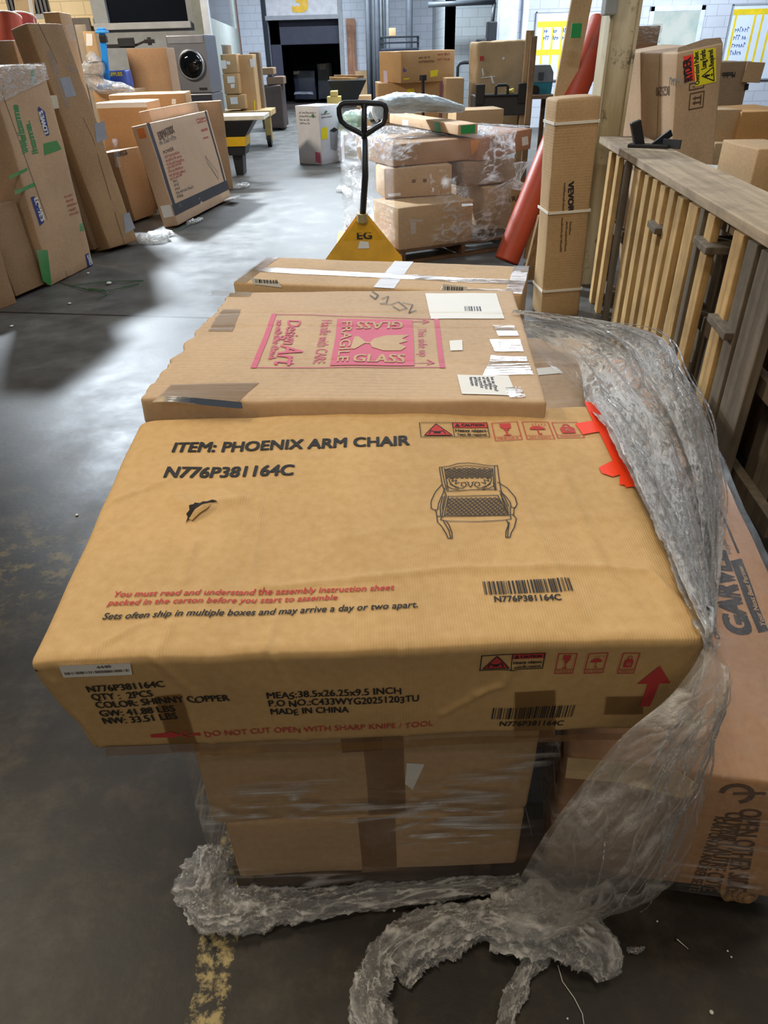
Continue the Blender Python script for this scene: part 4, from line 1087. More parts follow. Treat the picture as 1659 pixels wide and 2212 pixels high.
# film tails of the draped sheet across the pale flat carton
sheet('film_fold', film('film_thin', 0.06, 0.03, (26, 16, 1), 1.0, 0.08, coords='UV', streak=0.25, bdist=0.05), floor_path([(1120,705,.90),(1160,760,.865),(1200,800,.86),(1262,850,.88)]), floor_path([(1150,700,.95),(1210,760,.90),(1245,790,.90),(1268,860,.92)]), 30, 80, 0.01, 0.010, 8, 6, 43, fm)

# ---- little things on the floor
s = MB(); p0, p1 = atz(1462,2028,.008), atz(1487,2050,.004); dv = (p1-p0).normalized()
s.tube([p0, p1], lambda t: 0.0022*(1 - 0.5*max(0, t-0.7)/0.3), 10); sc = s.build('screw', plain('steel_dull', (150, 146, 138), 0.35, 0.9))
h = MB(); h.tube([p0 - dv*0.003, p0 - dv*0.001, p0], lambda t: 0.0065 - 0.003*t, 12); h.build('screw_head', plain('steel_dark', (90, 84, 76), 0.4, 0.8), sc)
tag(sc, 'dull steel screw lying on the floor at lower right', 'screw')
for i, (px, py, r, lab) in enumerate(((1537,2186,.004,'white crumb on the floor near the lower right corner'), (1572,2054,.002,'upper of two tiny white specks right of the screw'), (1580,2067,.002,'lower of two tiny white specks right of the screw'), (1420,1990,.002,'tiny pale chip behind the screw'), (1226,2200,.002,'tiny pale chip beside the film thread'), (851,1967,.003,'pale chip on the floor in front of the stack'), (166,1112,.006,'pale chip on the dark floor left of the armchair carton'))):
    p = atz(px, py, r*0.6); m = MB(); m.lathe([(0.0001, -r*.6), (r, -r*.3), (r*1.1, 0), (r*.7, r*.4), (0.0001, r*.5)], p, 9)
    tag(m.build('litter_chip', W_LABEL, None, True), lab, 'litter', 'chips on the floor')
cfp = crumpled('film_scrap', F_TRAIL, floor_path([(1355,2052,.008),(1375,2053,.006),(1393,2046,.006)]), [.005,.006,.002], 14, 20, 0.6, 3)
tag(cfp, 'tiny twist of film on the floor right of the trailing film', 'stretch film')
# ================================================================== MIDDLE OF THE HALL
def labels(b, face, quads, name, mat, eps=0.0014, px=True, n=4):
    for q in quads: Ink().quad(*(U(b, face, *q) if px else [V(p) for p in q]), n, n).put(b, face, name, mat, eps)
def crate(name, label, bx, mat, cat='box', seed=1, r=0.008, amp=0.006, step=0.1, group=None):
    M, w, d, h = bx
    return make_box(name, label, cat, M, w, d, h, mat, r=r, step=step, amp=amp, seed=seed, group=group)
def near(Y, x0, x1, ytop, depth, zb=None, ybot=None, yaw=0.0):
    M, w, h = facing(Y, x0, x1, ytop, zb, ybot, yaw); return M, w, depth, h
def lines(b, face, u, v, w, n, cap, mat, name='lettering', gap=1.8, seed=1, rot=0):
    """rows of small print"""
    rg = random.Random(seed); k = Ink()
    for i in range(n): k.scrawl(u, v - i*cap*gap, cap, w*(0.55 + 0.45*rg.random()), 0, seed*7 + i)
    k.put(b, face, name, mat, 0.0014)

# ---- pallet jack
_jp = aty(786, 560, 6.22)
pj = empty('pallet_jack', (_jp.x, 6.22, 0), 'yellow pallet jack with a black loop handle standing in the aisle', 'pallet jack')
o = V(pj.location); YEL = plain('jack_yellow', (232, 172, 24), 0.42, var=0.10, bump=0.15)
m = MB(); hw, h = 0.335, 0.42
prof = [(-hw, 0.03), (hw, 0.03), (hw, 0.075), (0.075, h-0.03), (0.05, h), (-0.05, h), (-0.075, h-0.03), (-hw, 0.075)]
m.prism(prof, 0.03, Matrix(((1,0,0,0.0),(0,0.25,-0.97,0.02),(0,0.97,0.25,0),(0,0,0,1))))
m.prism([(-0.30,0.03),(0.30,0.03),(0.06,h-0.04),(-0.06,h-0.04)], 0.14, Matrix(((1,0,0,0),(0,0.1,-0.97,0.16),(0,0.97,0.1,0),(0,0,0,1))))
m.build('chassis', YEL, pj)
for s in (-1, 1):
    f = MB(); f.bbox((s*0.19-0.075, 0.16, 0.03), (s*0.19+0.075, 1.15, 0.075), 0.012); f.build('fork', YEL, pj)
w = MB(); w.tube([V((-0.06, 0.20, 0.09)), V((0.06, 0.20, 0.09))], 0.085, 24); w.build('steer_wheel', M_BLACK, pj)
m = MB(); m.tube([V((0, 0.06, h-0.05)), V((0, 0.05, h+0.02))], 0.045, 18); m.build('pump_neck', plain('jack_pump', (190, 170, 120), 0.4, 0.4), pj)
def jp(x, y): 
    p = aty(x, y, o.y + 0.05); return p - o
hd = MB(); hd.tube([V((0, 0.05, h-0.02)), jp(789, 380), jp(787, 300)], 0.027, 16)
hs = hd.build('handle_shaft', M_BLACK, pj, True)
hd = MB(); L = [jp(*q) for q in ((787,293),(772,284),(748,272),(737,262),(733,248),(732,234),(736,226),(744,223),(785,222),(823,224),(831,228),(834,236),(832,255),(827,267),(812,276),(798,286))]
hd.tube(L, 0.021, 12, closed=True); hd.build('loop_grip', M_BLACK, pj, True)
hd = MB(); hd.tube([jp(787, 300), jp(786, 224)], 0.024, 12); hd.build('grip_stem', M_BLACK, pj, True)
dec = MB()
i3 = Ink().text('EG', 0, 0.10, 0.055, bold=0.035, sx=1.5)
vs = [V((p.x - 0.055, 0.0, p.y)) for p in i3.v]
def plate(v):  # onto the sloping front plate
    return V((v.x, -0.012 + 0.25*v.z*0 + (0.02 + 0.2577*v.z) - 0.032, v.z + 0.13))
def onplate(pts, name, mat, e=0.0):
    return mesh(name, [V((p[0], 0.2577*p[1] - 0.016 - e - (p[2]*8 if len(p) > 2 else 0), p[1] + 0.008)) for p in pts[0]], pts[1], mat, pj)
onplate(([(p.x - 0.05, p.y + 0.125, p.z) for p in i3.v], i3.f), 'maker_mark', K_BLACK)
onplate(([(-0.05,0.15),(0.05,0.15),(0.045,0.20),(-0.03,0.21)], [(0,1,2,3)]), 'white_decal', W_LABEL)

# ---- wrapped pallet load
pyaw = math.atan2(6.587-6.283, 0.867-0.196)
pal2 = pallet('wooden_pallet', 'wooden pallet under the film-wrapped load behind the pallet jack', yawed(0.22, 6.27, 0, pyaw), 1.25, 1.3)
ld1 = crate('carton', 'big plain carton at the front bottom of the wrapped load behind the jack', from_edge((862,542), (1018,520), (862,450), 0.12, 0.52, 0.0), C_TAN, seed=41)
labels(ld1, 'front', [((886,479),(912,479),(912,474),(882,474)), ((888,505),(898,505),(898,480),(886,480))], 'paper_label', plain('paper_dull', (190, 180, 164), 0.6), 0.0015)
labels(ld1, 'top', [((998,446),(1022,444),(1020,440),(997,440))], 'paper_label', W_LABEL)
z2 = 0.12 + ld1.h
lx = V(ld1.M.col[0][:3]); ly = V(ld1.M.col[1][:3]); lo_ = V(ld1.M.col[3][:3])
def on_load(u, v, z, yaw=0):
    p = lo_ + lx*u + ly*v; return Matrix.Translation((p.x, p.y, z)) @ Matrix.Rotation(pyaw + yaw, 4, 'Z')
hA = atz  # shorthand kept for readability
def load_box(name, label, bl, br, top, z0, depth, mat, seed):
    return crate(name, label, from_edge(bl, br, top, z0, depth, 0.0), mat, seed=seed)
ld2 = load_box('carton', 'middle carton of the wrapped load, with two small dark symbols', (832,430), (975,421), (832,364), z2+0.004, 0.42, C_TAN, 42)
k = Ink(); a = face_uv(ld2, 'front', 890, 396)
for i in range(2): k.rect(a.x + .10*i, a.y, a.x + .035 + .10*i, a.y + .028)
k.put(ld2, 'front', 'printed_symbols', K_BROWN); labels(ld2, 'front', [((840,425),(866,423),(865,417),(838,419))], 'paper_label', W_LABEL)
ld3 = load_box('carton', 'right-hand carton of the wrapped load with EXTRA print', (1040,497), (1135,490), (1040,405), 0.13, 0.45, C_TAN, 43)
a, c = U(ld3, 'front', (1080,440), (1125,432)); Ink().fit('EXTRA', a, c, .045, bold=0.03).put(ld3, 'front', 'lettering', K_BROWN)
ld4 = load_box('carton', 'shaded carton in the middle of the wrapped load, behind the EXTRA carton', (1000,404), (1110,392), (1000,352), 0.13 + ld3.h + 0.012, 0.4, C_DULL, 44)
zA = z2 + ld2.h + 0.012
ldA = load_box('carton', 'low wide film-covered carton on the left top of the wrapped load', (850,361), (1030,343), (850,312), zA, 0.75, cardboard('cardboard_brown2', (160, 122, 84)), 45)
ldB = load_box('carton', 'wide carton marked 97703 on the right top of the wrapped load', (1037,349), (1146,322), (1037,300), zA - 0.01, 0.78, cardboard('cardboard_red', (170, 122, 92)), 46)
a, c = U(ldB, 'front', (1062,326), (1100,315)); Ink().fit('97703', a, c, .042, bold=0.03).put(ldB, 'front', 'lettering', K_BROWN)
labels(ldB, 'front', [((1128,316),(1141,312),(1140,294),(1127,297))], 'paper_label', W_LABEL)
labels(ldB, 'front', [((1018,334),(1032,322),(1034,300),(1016,303))], 'orange_tag', plain('orange_card', (214, 136, 46), 0.6), 0.004)
zB = zA + ldA.h
flx = from_edge((842,266), (990,293), (842,246), zB + 0.03, 0.20, 0.0)
fb = crate('flat_carton', 'slim flat carton with bright green stickers lying across the wrapped load', flx, cardboard('cardboard_slim', (186, 152, 116)), seed=47)
M_GST = plain('green_sticker', (24, 140, 72), 0.5, var=0.03)
labels(fb, 'front', [((941,284),(953,286),(949,264),(938,264))], 'green_sticker', M_GST)
labels(fb, 'right', [((fb.d*.12, .01), (fb.d*.85, .01), (fb.d*.85, fb.h*.92), (fb.d*.12, fb.h*.92))], 'green_sticker', M_GST, 0.002, False)
labels(fb, 'front', [((870,270),(882,272),(882,260),(870,258))], 'paper_label', W_LABEL)
q = crumpled('padded_bundle', plain('foam_wrap', (176, 188, 192), 0.4, bump=0.5, scale=60), [aty(812,262,7.3), aty(815,235,7.4), aty(860,222,7.5), aty(930,224,7.6), aty(1000,235,7.7)], [.05,.10,.13,.12,.05], 40, 90, 0.18, 12, None, 0.6, None)
tag(q, 'pale grey padded bundle under film on top of the wrapped load', 'bundle')
lp = [aty(815,262,6.9), aty(805,240,6.95), aty(812,222,7.0), aty(822,216,7.0), aty(832,222,7.0)]
MB().tube([catmull(lp, i/20) for i in range(21)], 0.014, 10).build('pale_hose', W_LABEL, q, True)
F_LOAD = film('film_load', 0.07, 0.01, (24, 24, 30), 0.8, 0.12, streak=0.7, bdist=0.04, fold=True, lo=0.35, hw=0.5)  # pale fold streaks painted in to help the glints
mf = shell('stretch_film', 'clear shiny film wound round the load behind the pallet jack', on_load(-0.03, 0.0, 0.10), 1.15, 1.15, zB - 0.02, F_LOAD, 0.01, 0.02, 51, 0.02, 0.0, True)
fv = MB()
for (q0, q1) in (((862,312,zB+.008),(1030,300,zB+.012)),): pass
tp = [atz(770,318,zB+.02), atz(860,300,zB+.02), atz(960,292,zB+.02), atz(1035,288,zB+.02)]; bt = [atz(790,272,zB+.02), atz(830,270,zB+.02), atz(900,276,zB+.02), atz(985,278,zB+.02)]
sheet('film_top', F_LOAD, tp, bt, 40, 70, 0.01, 0.016, 7, 8, 61, mf)
tB = [ldB.M @ V((x_, y_, ldB.h + .02)) for x_, y_ in ((-.02, -.02), (ldB.w*.5, -.02), (ldB.w+.02, -.02))]; uB = [ldB.M @ V((x_, y_, ldB.h + .02)) for x_, y_ in ((-.02, ldB.d), (ldB.w*.5, ldB.d), (ldB.w+.02, ldB.d))]
sheet('film_top', F_LOAD, tB, uB, 60, 90, 0.008, 0.010, 6, 7, 63, mf)
sheet('film_tail', F_DRAPE, [aty(1108,352,6.9), aty(1112,380,6.85), aty(1075,400,6.8), aty(1060,408,6.8)], [aty(1145,350,6.9), aty(1125,385,6.85), aty(1130,402,6.8), aty(1125,412,6.8)], 24, 40, 0.01, 0.02, 5, 9, 65, mf)
crs = [((760,368,.012),(742,414,.012),'torn film scrap on the floor left of the wrapped load')]
sc_ = crumpled('film_scrap', F_TRAIL, floor_path([(732,410,.02),(748,412,.02),(756,424,.02)]), [.05,.06,.03], 20, 24, 0.6, 71)
tag(sc_, 'small white film scrap on the aisle floor left of the jack handle', 'stretch film')

# ---- white appliance carton and neighbours
C_WHITE = plain('white_carton', (214, 216, 224), 0.5, var=0.04)
c0, c1, cl0 = atz(696,357), atz(739,348), atz(655,352)
M = frame(c0, (c1-c0), V((-(c1-c0).y, (c1-c0).x, 0)))
wb = make_box('appliance_carton', 'white appliance carton with a picture of the machine, beside the jack handle', 'box', M, (c1-c0).length, (cl0-c0).length, 0.85, C_WHITE, r=0.008, step=0.12, amp=0.003, seed=48)
labels(wb, 'front', [((705,300),(708,300),(707,274),(694,276))] if False else [((694,302),(708,300),(707,274),(694,277))], 'yellow_label', W_YELLOW)
labels(wb, 'front', [((701,247),(708,241),(704,238),(700,243))], 'green_diamond', K_GREEN); labels(wb, 'left', [((672,250),(677,256),(680,250),(676,246))], 'green_diamond', K_GREEN)
k = Ink(); a = U(wb, 'front', (714,322), (727,326), (731,282), (722,275), (712,281)); k.poly(a); k.put(wb, 'front', 'printed_machine', plain('ink_silver', (150, 154, 162), 0.5))
k = Ink().poly(U(wb, 'front', (712,283), (722,286), (730,280), (722,275))); k.put(wb, 'front', 'printed_lid', K_BLACK, 0.002)
k = Ink(); a = face_uv(wb, 'front', 692, 352); k.quad(*U(wb, 'left', (682,350), (693,353), (692,330), (681,328)), 2, 2); k.put(wb, 'left', 'printed_panel', K_PINK)
lines(wb, 'left', 0.08, 0.74, 0.35, 4, 0.028, K_GREY, seed=2); lines(wb, 'front', 0.06, 0.72, 0.35, 2, 0.025, K_GREY, seed=3)
x = crate('carton', 'worn dark carton close behind the white appliance carton', near(13.6, 742, 772, 290, 0.5, 0.0), C_DULL, seed=49)
q = crumpled('plastic_bag', film('green_bag', 0.1, 0.75, (9, 9, 9), 0.9, 0.2, (0.62, 0.86, 0.74)), [aty(735,268,13.2), aty(752,262,13.2), aty(775,264,13.2), aty(790,272,13.2)], [.10,.22,.24,.08], 30, 50, 0.3, 15, None, 0.7, None)
tag(q, 'pale green plastic bag lying on the worn carton behind the jack handle', 'bag')

# ---- stacked cartons with yellow stickers further back
C_ORA = cardboard('cardboard_orange', (196, 154, 104))
def corner_box(name, label, C, Rr, L, top, z0, mat, seed, zt=None):
    """near vertical edge at C, right face runs to Rr, left face to L (photo points on plane z0)"""
    a, b, c = atz(*C, z0), atz(*Rr, z0), atz(*L, z0)
    xd = b - a; M = frame(a, xd, V((-xd.y, xd.x, 0)))
    d = max(0.15, (c - a).dot(V((-xd.y, xd.x, 0)).normalized()))
    h = (zt if zt else min((i*0.005 for i in range(10, 700)), key=lambda t: abs(pix((a.x, a.y, z0 + t))[1] - top))) 
    return make_box(name, label, 'box', M, xd.length, d, h, mat, r=0.01, step=0.15, amp=0.008, seed=seed)
s1 = crate('carton', 'lower carton with a yellow sticker in the stack of two behind the wrapped load', near(12.5, 816, 950, 178, 0.8, 0.62, yaw=0.05), C_ORA, seed=52)
s0 = crate('carton', 'bottom carton of the stack of two, mostly behind the wrapped load', near(12.45, 822, 945, 222, 0.8, 0.0, zt=None) if False else (facing(12.45, 822, 945, 222, 0.0)[0], facing(12.45, 822, 945, 222, 0.0)[1], 0.8, 0.615), C_DULL, seed=53)
zt1 = s1.M.col[3][2] + s1.h + 0.004
c_ = aty(866, 184, 12.2)
s2 = make_box('carton', 'top carton with purple and yellow stickers in the stack behind the wrapped load', 'box', yawed(c_.x, 12.2, zt1, R(24)), 0.92, 0.78, 0.40, C_ORA, r=0.01, step=0.15, amp=0.008, seed=54)
labels(s2, 'front', [((929,167),(944,164),(946,151),(929,153))], 'yellow_sticker', W_YELLOW); labels(s2, 'front', [((872,172),(884,171),(884,168),(872,169))], 'yellow_sticker', W_YELLOW)
labels(s2, 'left', [((829,179),(838,180),(837,153),(828,153))], 'paper_label', plain('paper_lilac', (214, 200, 226), 0.6)); labels(s2, 'front', [((870,156),(878,155),(878,146),(870,147))], 'purple_sticker', plain('paper_purple', (110, 90, 150), 0.6))
labels(s1, 'front', [((881,206),(896,205),(895,191),(880,192))], 'yellow_sticker', W_YELLOW); lines(s2, 'front', 0.30, 0.30, 0.3, 2, 0.03, K_BROWN); lines(s2, 'front', 0.62, 0.33, 0.25, 2, 0.035, K_RUST, seed=5); lines(s1, 'front', 0.02, 0.12, 0.25, 2, 0.03, K_RUST, seed=5)
jk = empty('pallet_jack', (aty(915, 240, 11.8).x, 11.8, 0), 'dark pallet jack handle standing upright beside the stack of two cartons', 'pallet jack')
m = MB(); o2 = V(jk.location); m.tube([V((0, 0, 0.10)), aty(914, 172, o2.y) - o2], 0.022, 10); m.bbox((-0.2, 0.0, 0.03), (0.2, 0.3, 0.2), 0.03); m.build('frame', M_BLACK, jk)
m = MB(); m.tube([aty(914, 174, o2.y) - o2, aty(914, 162, o2.y) - o2], 0.055, 10); m.build('handle_grip', M_BLACK, jk)
crate('carton', 'low plain brown carton left of the crumpled tan carton', near(11.5, 964, 1003, 169, 0.5, 0.0), C_TAN, seed=55)
cr = make_box('crumpled_carton', 'tall dented tan carton with loose tape behind the black cart', 'box', yawed(aty(1030,150,11.6).x, 11.6, 0.25, R(6)), 0.72, 0.55, 1.39, cardboard('cardboard_crush', (184, 156, 118)), 0.03, 0.06, 0.03, 56)
k = Ink()
for q in (((1043,165),(1048,164),(1044,147),(1041,148)), ((1064,182),(1070,181),(1064,161),(1061,163)), ((1084,128),(1088,124),(1086,121),(1082,122)), ((1040,170),(1072,165),(1072,163),(1040,167))): k.quad(*U(cr, 'front', *q), 2, 4)
k.put(cr, 'front', 'loose_tape', W_LABEL, 0.012)
labels(cr, 'front', [((1036,131),(1046,130),(1046,121),(1037,122))], 'red_sticker', K_RED, 0.01)
# black push cart
ct = empty('push_cart', (aty(1080,240,10.4).x, 10.4, 0), 'black cart with two upright ends and a low loop before the crumpled carton', 'cart')
def cx(x): return aty(x, 220, 10.4).x - ct.location.x
def cz(y): return aty(1080, y, 10.4).z
MB().bbox((cx(1027), 0, cz(250)), (cx(1136), 0.5, cz(207)), 0.01).build('tub', plain('cart_dark', (48, 46, 46), 0.5), ct)
for a_, b_ in ((1027, 1046), (1118, 1136)): MB().bbox((cx(a_), -0.02, cz(225)), (cx(b_), 0.05, cz(181)), 0.008).build('upright', M_BLACK, ct)
m = MB(); m.tube([V((cx(1046), 0, cz(206))), V((cx(1118), 0, cz(206)))], 0.018, 10); m.build('rail', M_BLACK, ct)
m = MB(); m.tube([V((cx(1070), 0, cz(206))), V((cx(1070), 0, cz(187))), V((cx(1074), 0, cz(184))), V((cx(1091), 0, cz(184))), V((cx(1095), 0, cz(187))), V((cx(1095), 0, cz(206)))], 0.018, 10); m.build('loop_handle', M_BLACK, ct)
for xx in (1040, 1125):
    m = MB(); m.tube([V((cx(xx)-0.02, 0.1, 0.09)), V((cx(xx)+0.02, 0.1, 0.09))], 0.09, 18); m.build('wheel', M_BLACK, ct)
for xx in (1035, 1128): MB().bbox((cx(xx)-0.02, 0.05, 0.09), (cx(xx)+0.02, 0.15, cz(249)), 0.004).build('leg', M_BLACK, ct)
q = crumpled('yellow_rag', plain('yellow_cloth', (214, 200, 90), 0.7), [V((aty(1102,204,10.35).x-.05, 10.45, cz(206)+.03)), V((aty(1102,204,10.35).x+.06, 10.45, cz(206)+.04))], [.035,.035], 20, 16, 0.4, 3, None, 0.8, None)
tag(q, 'small yellow rag on the rim of the black cart', 'rag')
crate('flat_carton', 'flat pale carton lying in front of the black cart', near(9.2, 985, 1090, 237, 0.5, 0.55, yaw=0.1), C_TAN, seed=57)
crate('carton', 'shaded carton holding up the flat pale carton before the cart', (facing(9.25, 990, 1085, 250, 0.0, yaw=0.1)[0], facing(9.25, 990, 1085, 250, 0.0)[1], 0.5, 0.545), C_DARK, seed=58)

# ---- tube, long standing carton, boards
tb = MB(); p0, p1 = atz(1093,572,0.03) + V((0,0,0.03)), aty(1303, 45, 6.55)
ax_ = (p1-p0).normalized(); tb.tube([p0, p0 + ax_*0.01, p1 - ax_*0.01, p1], 0.105, 32)
tube = tb.build('roll_tube', plain('tube_orange', (176, 64, 34), 0.45, var=0.06, bump=0.08), None, True)
tag(tube, 'long orange-red tube leaning behind the standing carton with VEVOR print', 'tube')
vv = from_edge((1168,690), (1250,686), (1203,214), 0.0, 0.24, 0.0, tilt=True)
vb = crate('long_carton', 'tall narrow strapped carton with VEVOR print, standing on end by the wooden fence', vv, cardboard('cardboard_tall', (182, 146, 100), 'Z', flute=60), seed=59, r=0.018, amp=0.006, step=0.06)
STR = plain('white_strap', (226, 218, 200), 0.45, var=0.02)
for yy in (268, 460, 628):
    v = face_uv(vb, 'front', 1200, yy).y
    m = MB(); m.bbox((-0.006, -0.006, v-0.008), (vb.w+0.006, 0.0, v+0.008), 0.001).bbox((-0.006, -0.006, v-0.008), (0.0, vb.d+0.006, v+0.008), 0.001).bbox((vb.w, -0.006, v-0.008), (vb.w+0.006, vb.d+0.006, v+0.008), 0.001)
    s_ = m.build('strap', STR, vb.o)
k = Ink(); a, c = U(vb, 'front', (1228,393), (1228,456)); d = c - a
k.fit('VEVOR', a, c, .036, bold=0.05); k.put(vb, 'front', 'lettering', K_BLACK)
for i, (x_, y0, y1, e_) in enumerate(((1219,395,455,4), (1231,478,505,2), (1223,478,543,4), (1213,470,545,4))):
    k = Ink(); a, c = U(vb, 'front', (x_,y0), (x_-e_,y1)); d = c - a; k.scrawl(a.x, a.y, .012, d.length, math.degrees(math.atan2(d.y, d.x)), 20+i, .004); k.put(vb, 'front', 'small_print', K_BROWN)
bd = MB(); a = atz(1140,640); bd.beam(a + V((0.10, 0.40, 0.02)), aty(1180,470,5.4) + V((0.03, 0.1, 0)), 0.15, 0.03, (0.3, -1, 0))
tag(bd.build('wooden_board', wood('board_pale', (170, 136, 96), 2)), 'short splintered board leaning behind the standing VEVOR carton', 'board')
bd = MB(); bd.beam(atz(1150,560,0.02), aty(1262,-30,6.4), 0.16, 0.025, (0.15, -1, 0.1)); cb = tag(bd.build('cardboard_plank', C_TAN), 'tall thin tan board with a green sticker leaning beside the orange tube', 'board')
g = MB(); c_ = aty(1246, 66, 6.2); g.bbox((c_.x-0.04, 6.2, c_.z-0.045), (c_.x+0.035, 6.215, c_.z+0.045), 0.003); g.build('green_sticker', M_GST, cb)
bd = MB(); bd.beam(V((aty(1150,440,7.2).x, 7.0, 0.02)), aty(1278,60,7.2), 0.05, 0.10, (0.3, -1, 0)); tag(bd.build('white_edge_board', plain('white_board_edge', (206, 200, 188), 0.6)), 'white edged strip of board leaning behind the orange tube', 'board')
bd = MB(); bd.beam(V((aty(1128,250,10.4).x, 10.4, 0.02)), aty(1146,66,10.5), 0.10, 0.05, (0.1, -1, 0)); tag(bd.build('wooden_stick', wood('stick_wood', (176, 142, 104), 2)), 'left of two upright wooden strips behind the teal machine', 'board')
bd = MB(); bd.beam(V((aty(1140,250,9.7).x, 9.7, 0.02)), aty(1154,78,9.8), 0.07, 0.04, (0.1, -1, 0)); tag(bd.build('wooden_stick', wood('stick_wood2', (150, 118, 86), 2)), 'right of two upright wooden strips, in front of the teal machine', 'board')
# bench with the teal machine
bx0, bx1 = aty(1140,205,11).x, aty(1200,205,11).x; bz = aty(1165,205,11).z
tbn = empty('workbench', ((bx0+bx1)/2, 11, 0), 'worn wooden bench carrying the teal and grey machine', 'bench'); hw = (bx1-bx0)/2
MB().bbox((-hw, 0, bz-0.05), (hw, 0.6, bz), 0.01).build('bench_top', wood('bench_wood', (150, 124, 100), 0), tbn)
for sx in (-1, 1):
    for yy in (0.03, 0.55): MB().bbox((sx*(hw-0.04)-0.03, yy-0.03, 0), (sx*(hw-0.04)+0.03, yy+0.03, bz-0.05), 0.005).build('leg', W_DARK, tbn)
tm = empty('floor_machine', ((aty(1168,170,11.1).x), 11.15, bz), 'teal and grey portable machine sitting on the worn bench', 'machine')
w2 = (aty(1197,170,11.1).x - aty(1140,170,11.1).x)/2; hz = aty(1168,141,11.1).z - bz
MB().prism([(-w2*.95, 0), (w2*.95, 0), (w2, hz*.42), (-w2, hz*.42)], 0.35, Matrix(((1,0,0,0),(0,0,1,0),(0,1,0,0),(0,0,0,1)))).build('body', plain('teal_plastic', (38, 128, 148), 0.4), tm)
lid = MB(); lid.prism([(-w2*1.02, hz*.42), (w2*1.02, hz*.42), (w2*.98, hz*.75), (w2*.7, hz), (-w2*.55, hz), (-w2*.95, hz*.72)], 0.36, Matrix(((1,0,0,0),(0,0,1,-0.005),(0,1,0,0),(0,0,0,1)))); lid.build('lid', plain('grey_plastic', (128, 134, 142), 0.4), tm)
MB().bbox((-w2*.15, -0.02, hz*.5), (w2*.25, 0, hz*.76), 0.005).build('latch', plain('dark_grey_plastic', (70, 76, 84), 0.4), tm)
m = MB(); m.tube([V((-w2*.35, -0.03, hz*.12)), V((-w2*.35, 0.0, hz*.12))], hz*.2, 20); m.build('wheel', M_BLACK, tm)

# ---- steel post and fence on the right
POST = None
n = NT('scuffed_cream'); c = n.coords('Object')
sp = n.ramp(n.noise(c, 7, 7, 0.72), [(0.58, (0, 0, 0, 1)), (0.66, (1, 1, 1, 1))]); bg = n.noise(n.coords('Object', (6, 6, 0.8)), 1.0, 4)
base = n.ramp(bg, [(0.35, srgb(166, 148, 112)), (0.6, srgb(214, 202, 172))])
n.principled(n.mix(n.math('MULTIPLY', sp, 0.75), base, srgb(54, 44, 36)), 0.5, 0, n.bump(sp, 0.2, 0.004)); POST = n.m
px0, px1 = aty(1286, 290, 5.5).x, aty(1346, 290, 5.5).x
MB_ = MB().bbox((px0, 5.5, 0), (px0+0.02, 5.72, 3.6), 0.004).bbox((px1-0.02, 5.5, 0), (px1, 5.72, 3.6), 0.004).bbox((px0+0.02, 5.53, 0), (px1-0.02, 5.56, 3.6), 0.003)
po = tag(MB_.build('steel_post', POST), 'scuffed cream steel post rising behind the end of the wooden fence', 'post')
MB().bbox((px0-0.06, 5.44, aty(1300,34,5.5).z), (px0+0.02, 5.54, aty(1300,34,5.5).z + 0.4), 0.01).build('switch_box', plain('box_grey', (150, 152, 148), 0.5), po)
FW = wood('fence_wood', (200, 164, 110), 2, dark=0.62); FWG = wood('fence_grey', (120, 108, 92), 2, dark=0.5); FWR = wood('fence_rail_wood', (178, 158, 132), 1, dark=0.62)
fe = empty('wooden_fence', (1.105, 0, 0), 'pale wooden slat fence with a broad top plank running along the right side', 'fence', rot=(0, 0, -math.atan(0.088)))
RZ = 1.05
FM = fe.matrix_basis if False else Matrix.Translation((1.105, 0, 0)) @ Matrix.Rotation(-math.atan(0.088), 4, 'Z')
FMi = FM.inverted()
MB().bbox((0.0, 2.0, RZ-0.04), (0.30, 5.46, RZ), 0.004).build('top_rail', FWR, fe)
def slat_y(px, z=1.0):
    return min((1.6 + i*0.005 for i in range(800)), key=lambda y: abs(pix(FM @ V((0.0, y, z)))[0] - px))
rg = random.Random(11)
for px, w_, mt in ((1312,.085,0),(1328,.085,0),(1345,.06,1),(1369,.15,0),(1389,.085,0),(1406,.085,0),(1423,.085,0),(1442,.085,0),(1460,.085,0),(1487,.125,0),(1505,.05,1),(1524,.085,0),(1582,.10,0),(1610,.09,1),(1640,.09,1),(1662,.09,1)):
    y = slat_y(px, 0.95); lean = (rg.random()-0.5)*0.02; zz = 1.0 - rg.random()*0.01
    m = MB(); m.beam(V((0.035, y + lean*2, 0.0)), V((0.03, y, zz)), 0.034, w_, (0, 1, 0))
    m.build('slat', FW if mt == 0 else FWG, fe)
for (xx, z0, z1, d0) in ((0.09, 0.93, 1.005, 0), (0.085, 0.50, 0.57, 0), (0.085, 0.10, 0.18, 0)):
    MB().bbox((xx, 2.0, z0), (xx+0.04, 5.4, z1), 0.004).build('cross_rail', FWG if z0 < 0.9 else FWR, fe)
for y in (2.3, 3.05, 4.15, 5.3): MB().bbox((0.14, y, 0), (0.22, y+0.09, 1.005), 0.004).build('fence_post', FWG, fe)
for px in (1335, 1352, 1440, 1500, 1540, 1590, 1620): 
    y = slat_y(px, 0.95); MB().beam(V((0.25, y+0.3, 0.0)), V((0.245, y+0.3, 0.9)), 0.022, 0.09, (0, 1, 0)).build('back_slat', FWG, fe)
for (y0, z0, sz) in ((2.55, 0.52, .13), (2.95, 0.72, .11), (3.7, 0.60, .10)):
    MB().bbox((-0.02, y0, z0), (0.16, y0+sz*1.6, z0+0.03), 0.004, Matrix.Rotation(0.05, 4, 'X')).build('loose_block', FWG, fe)
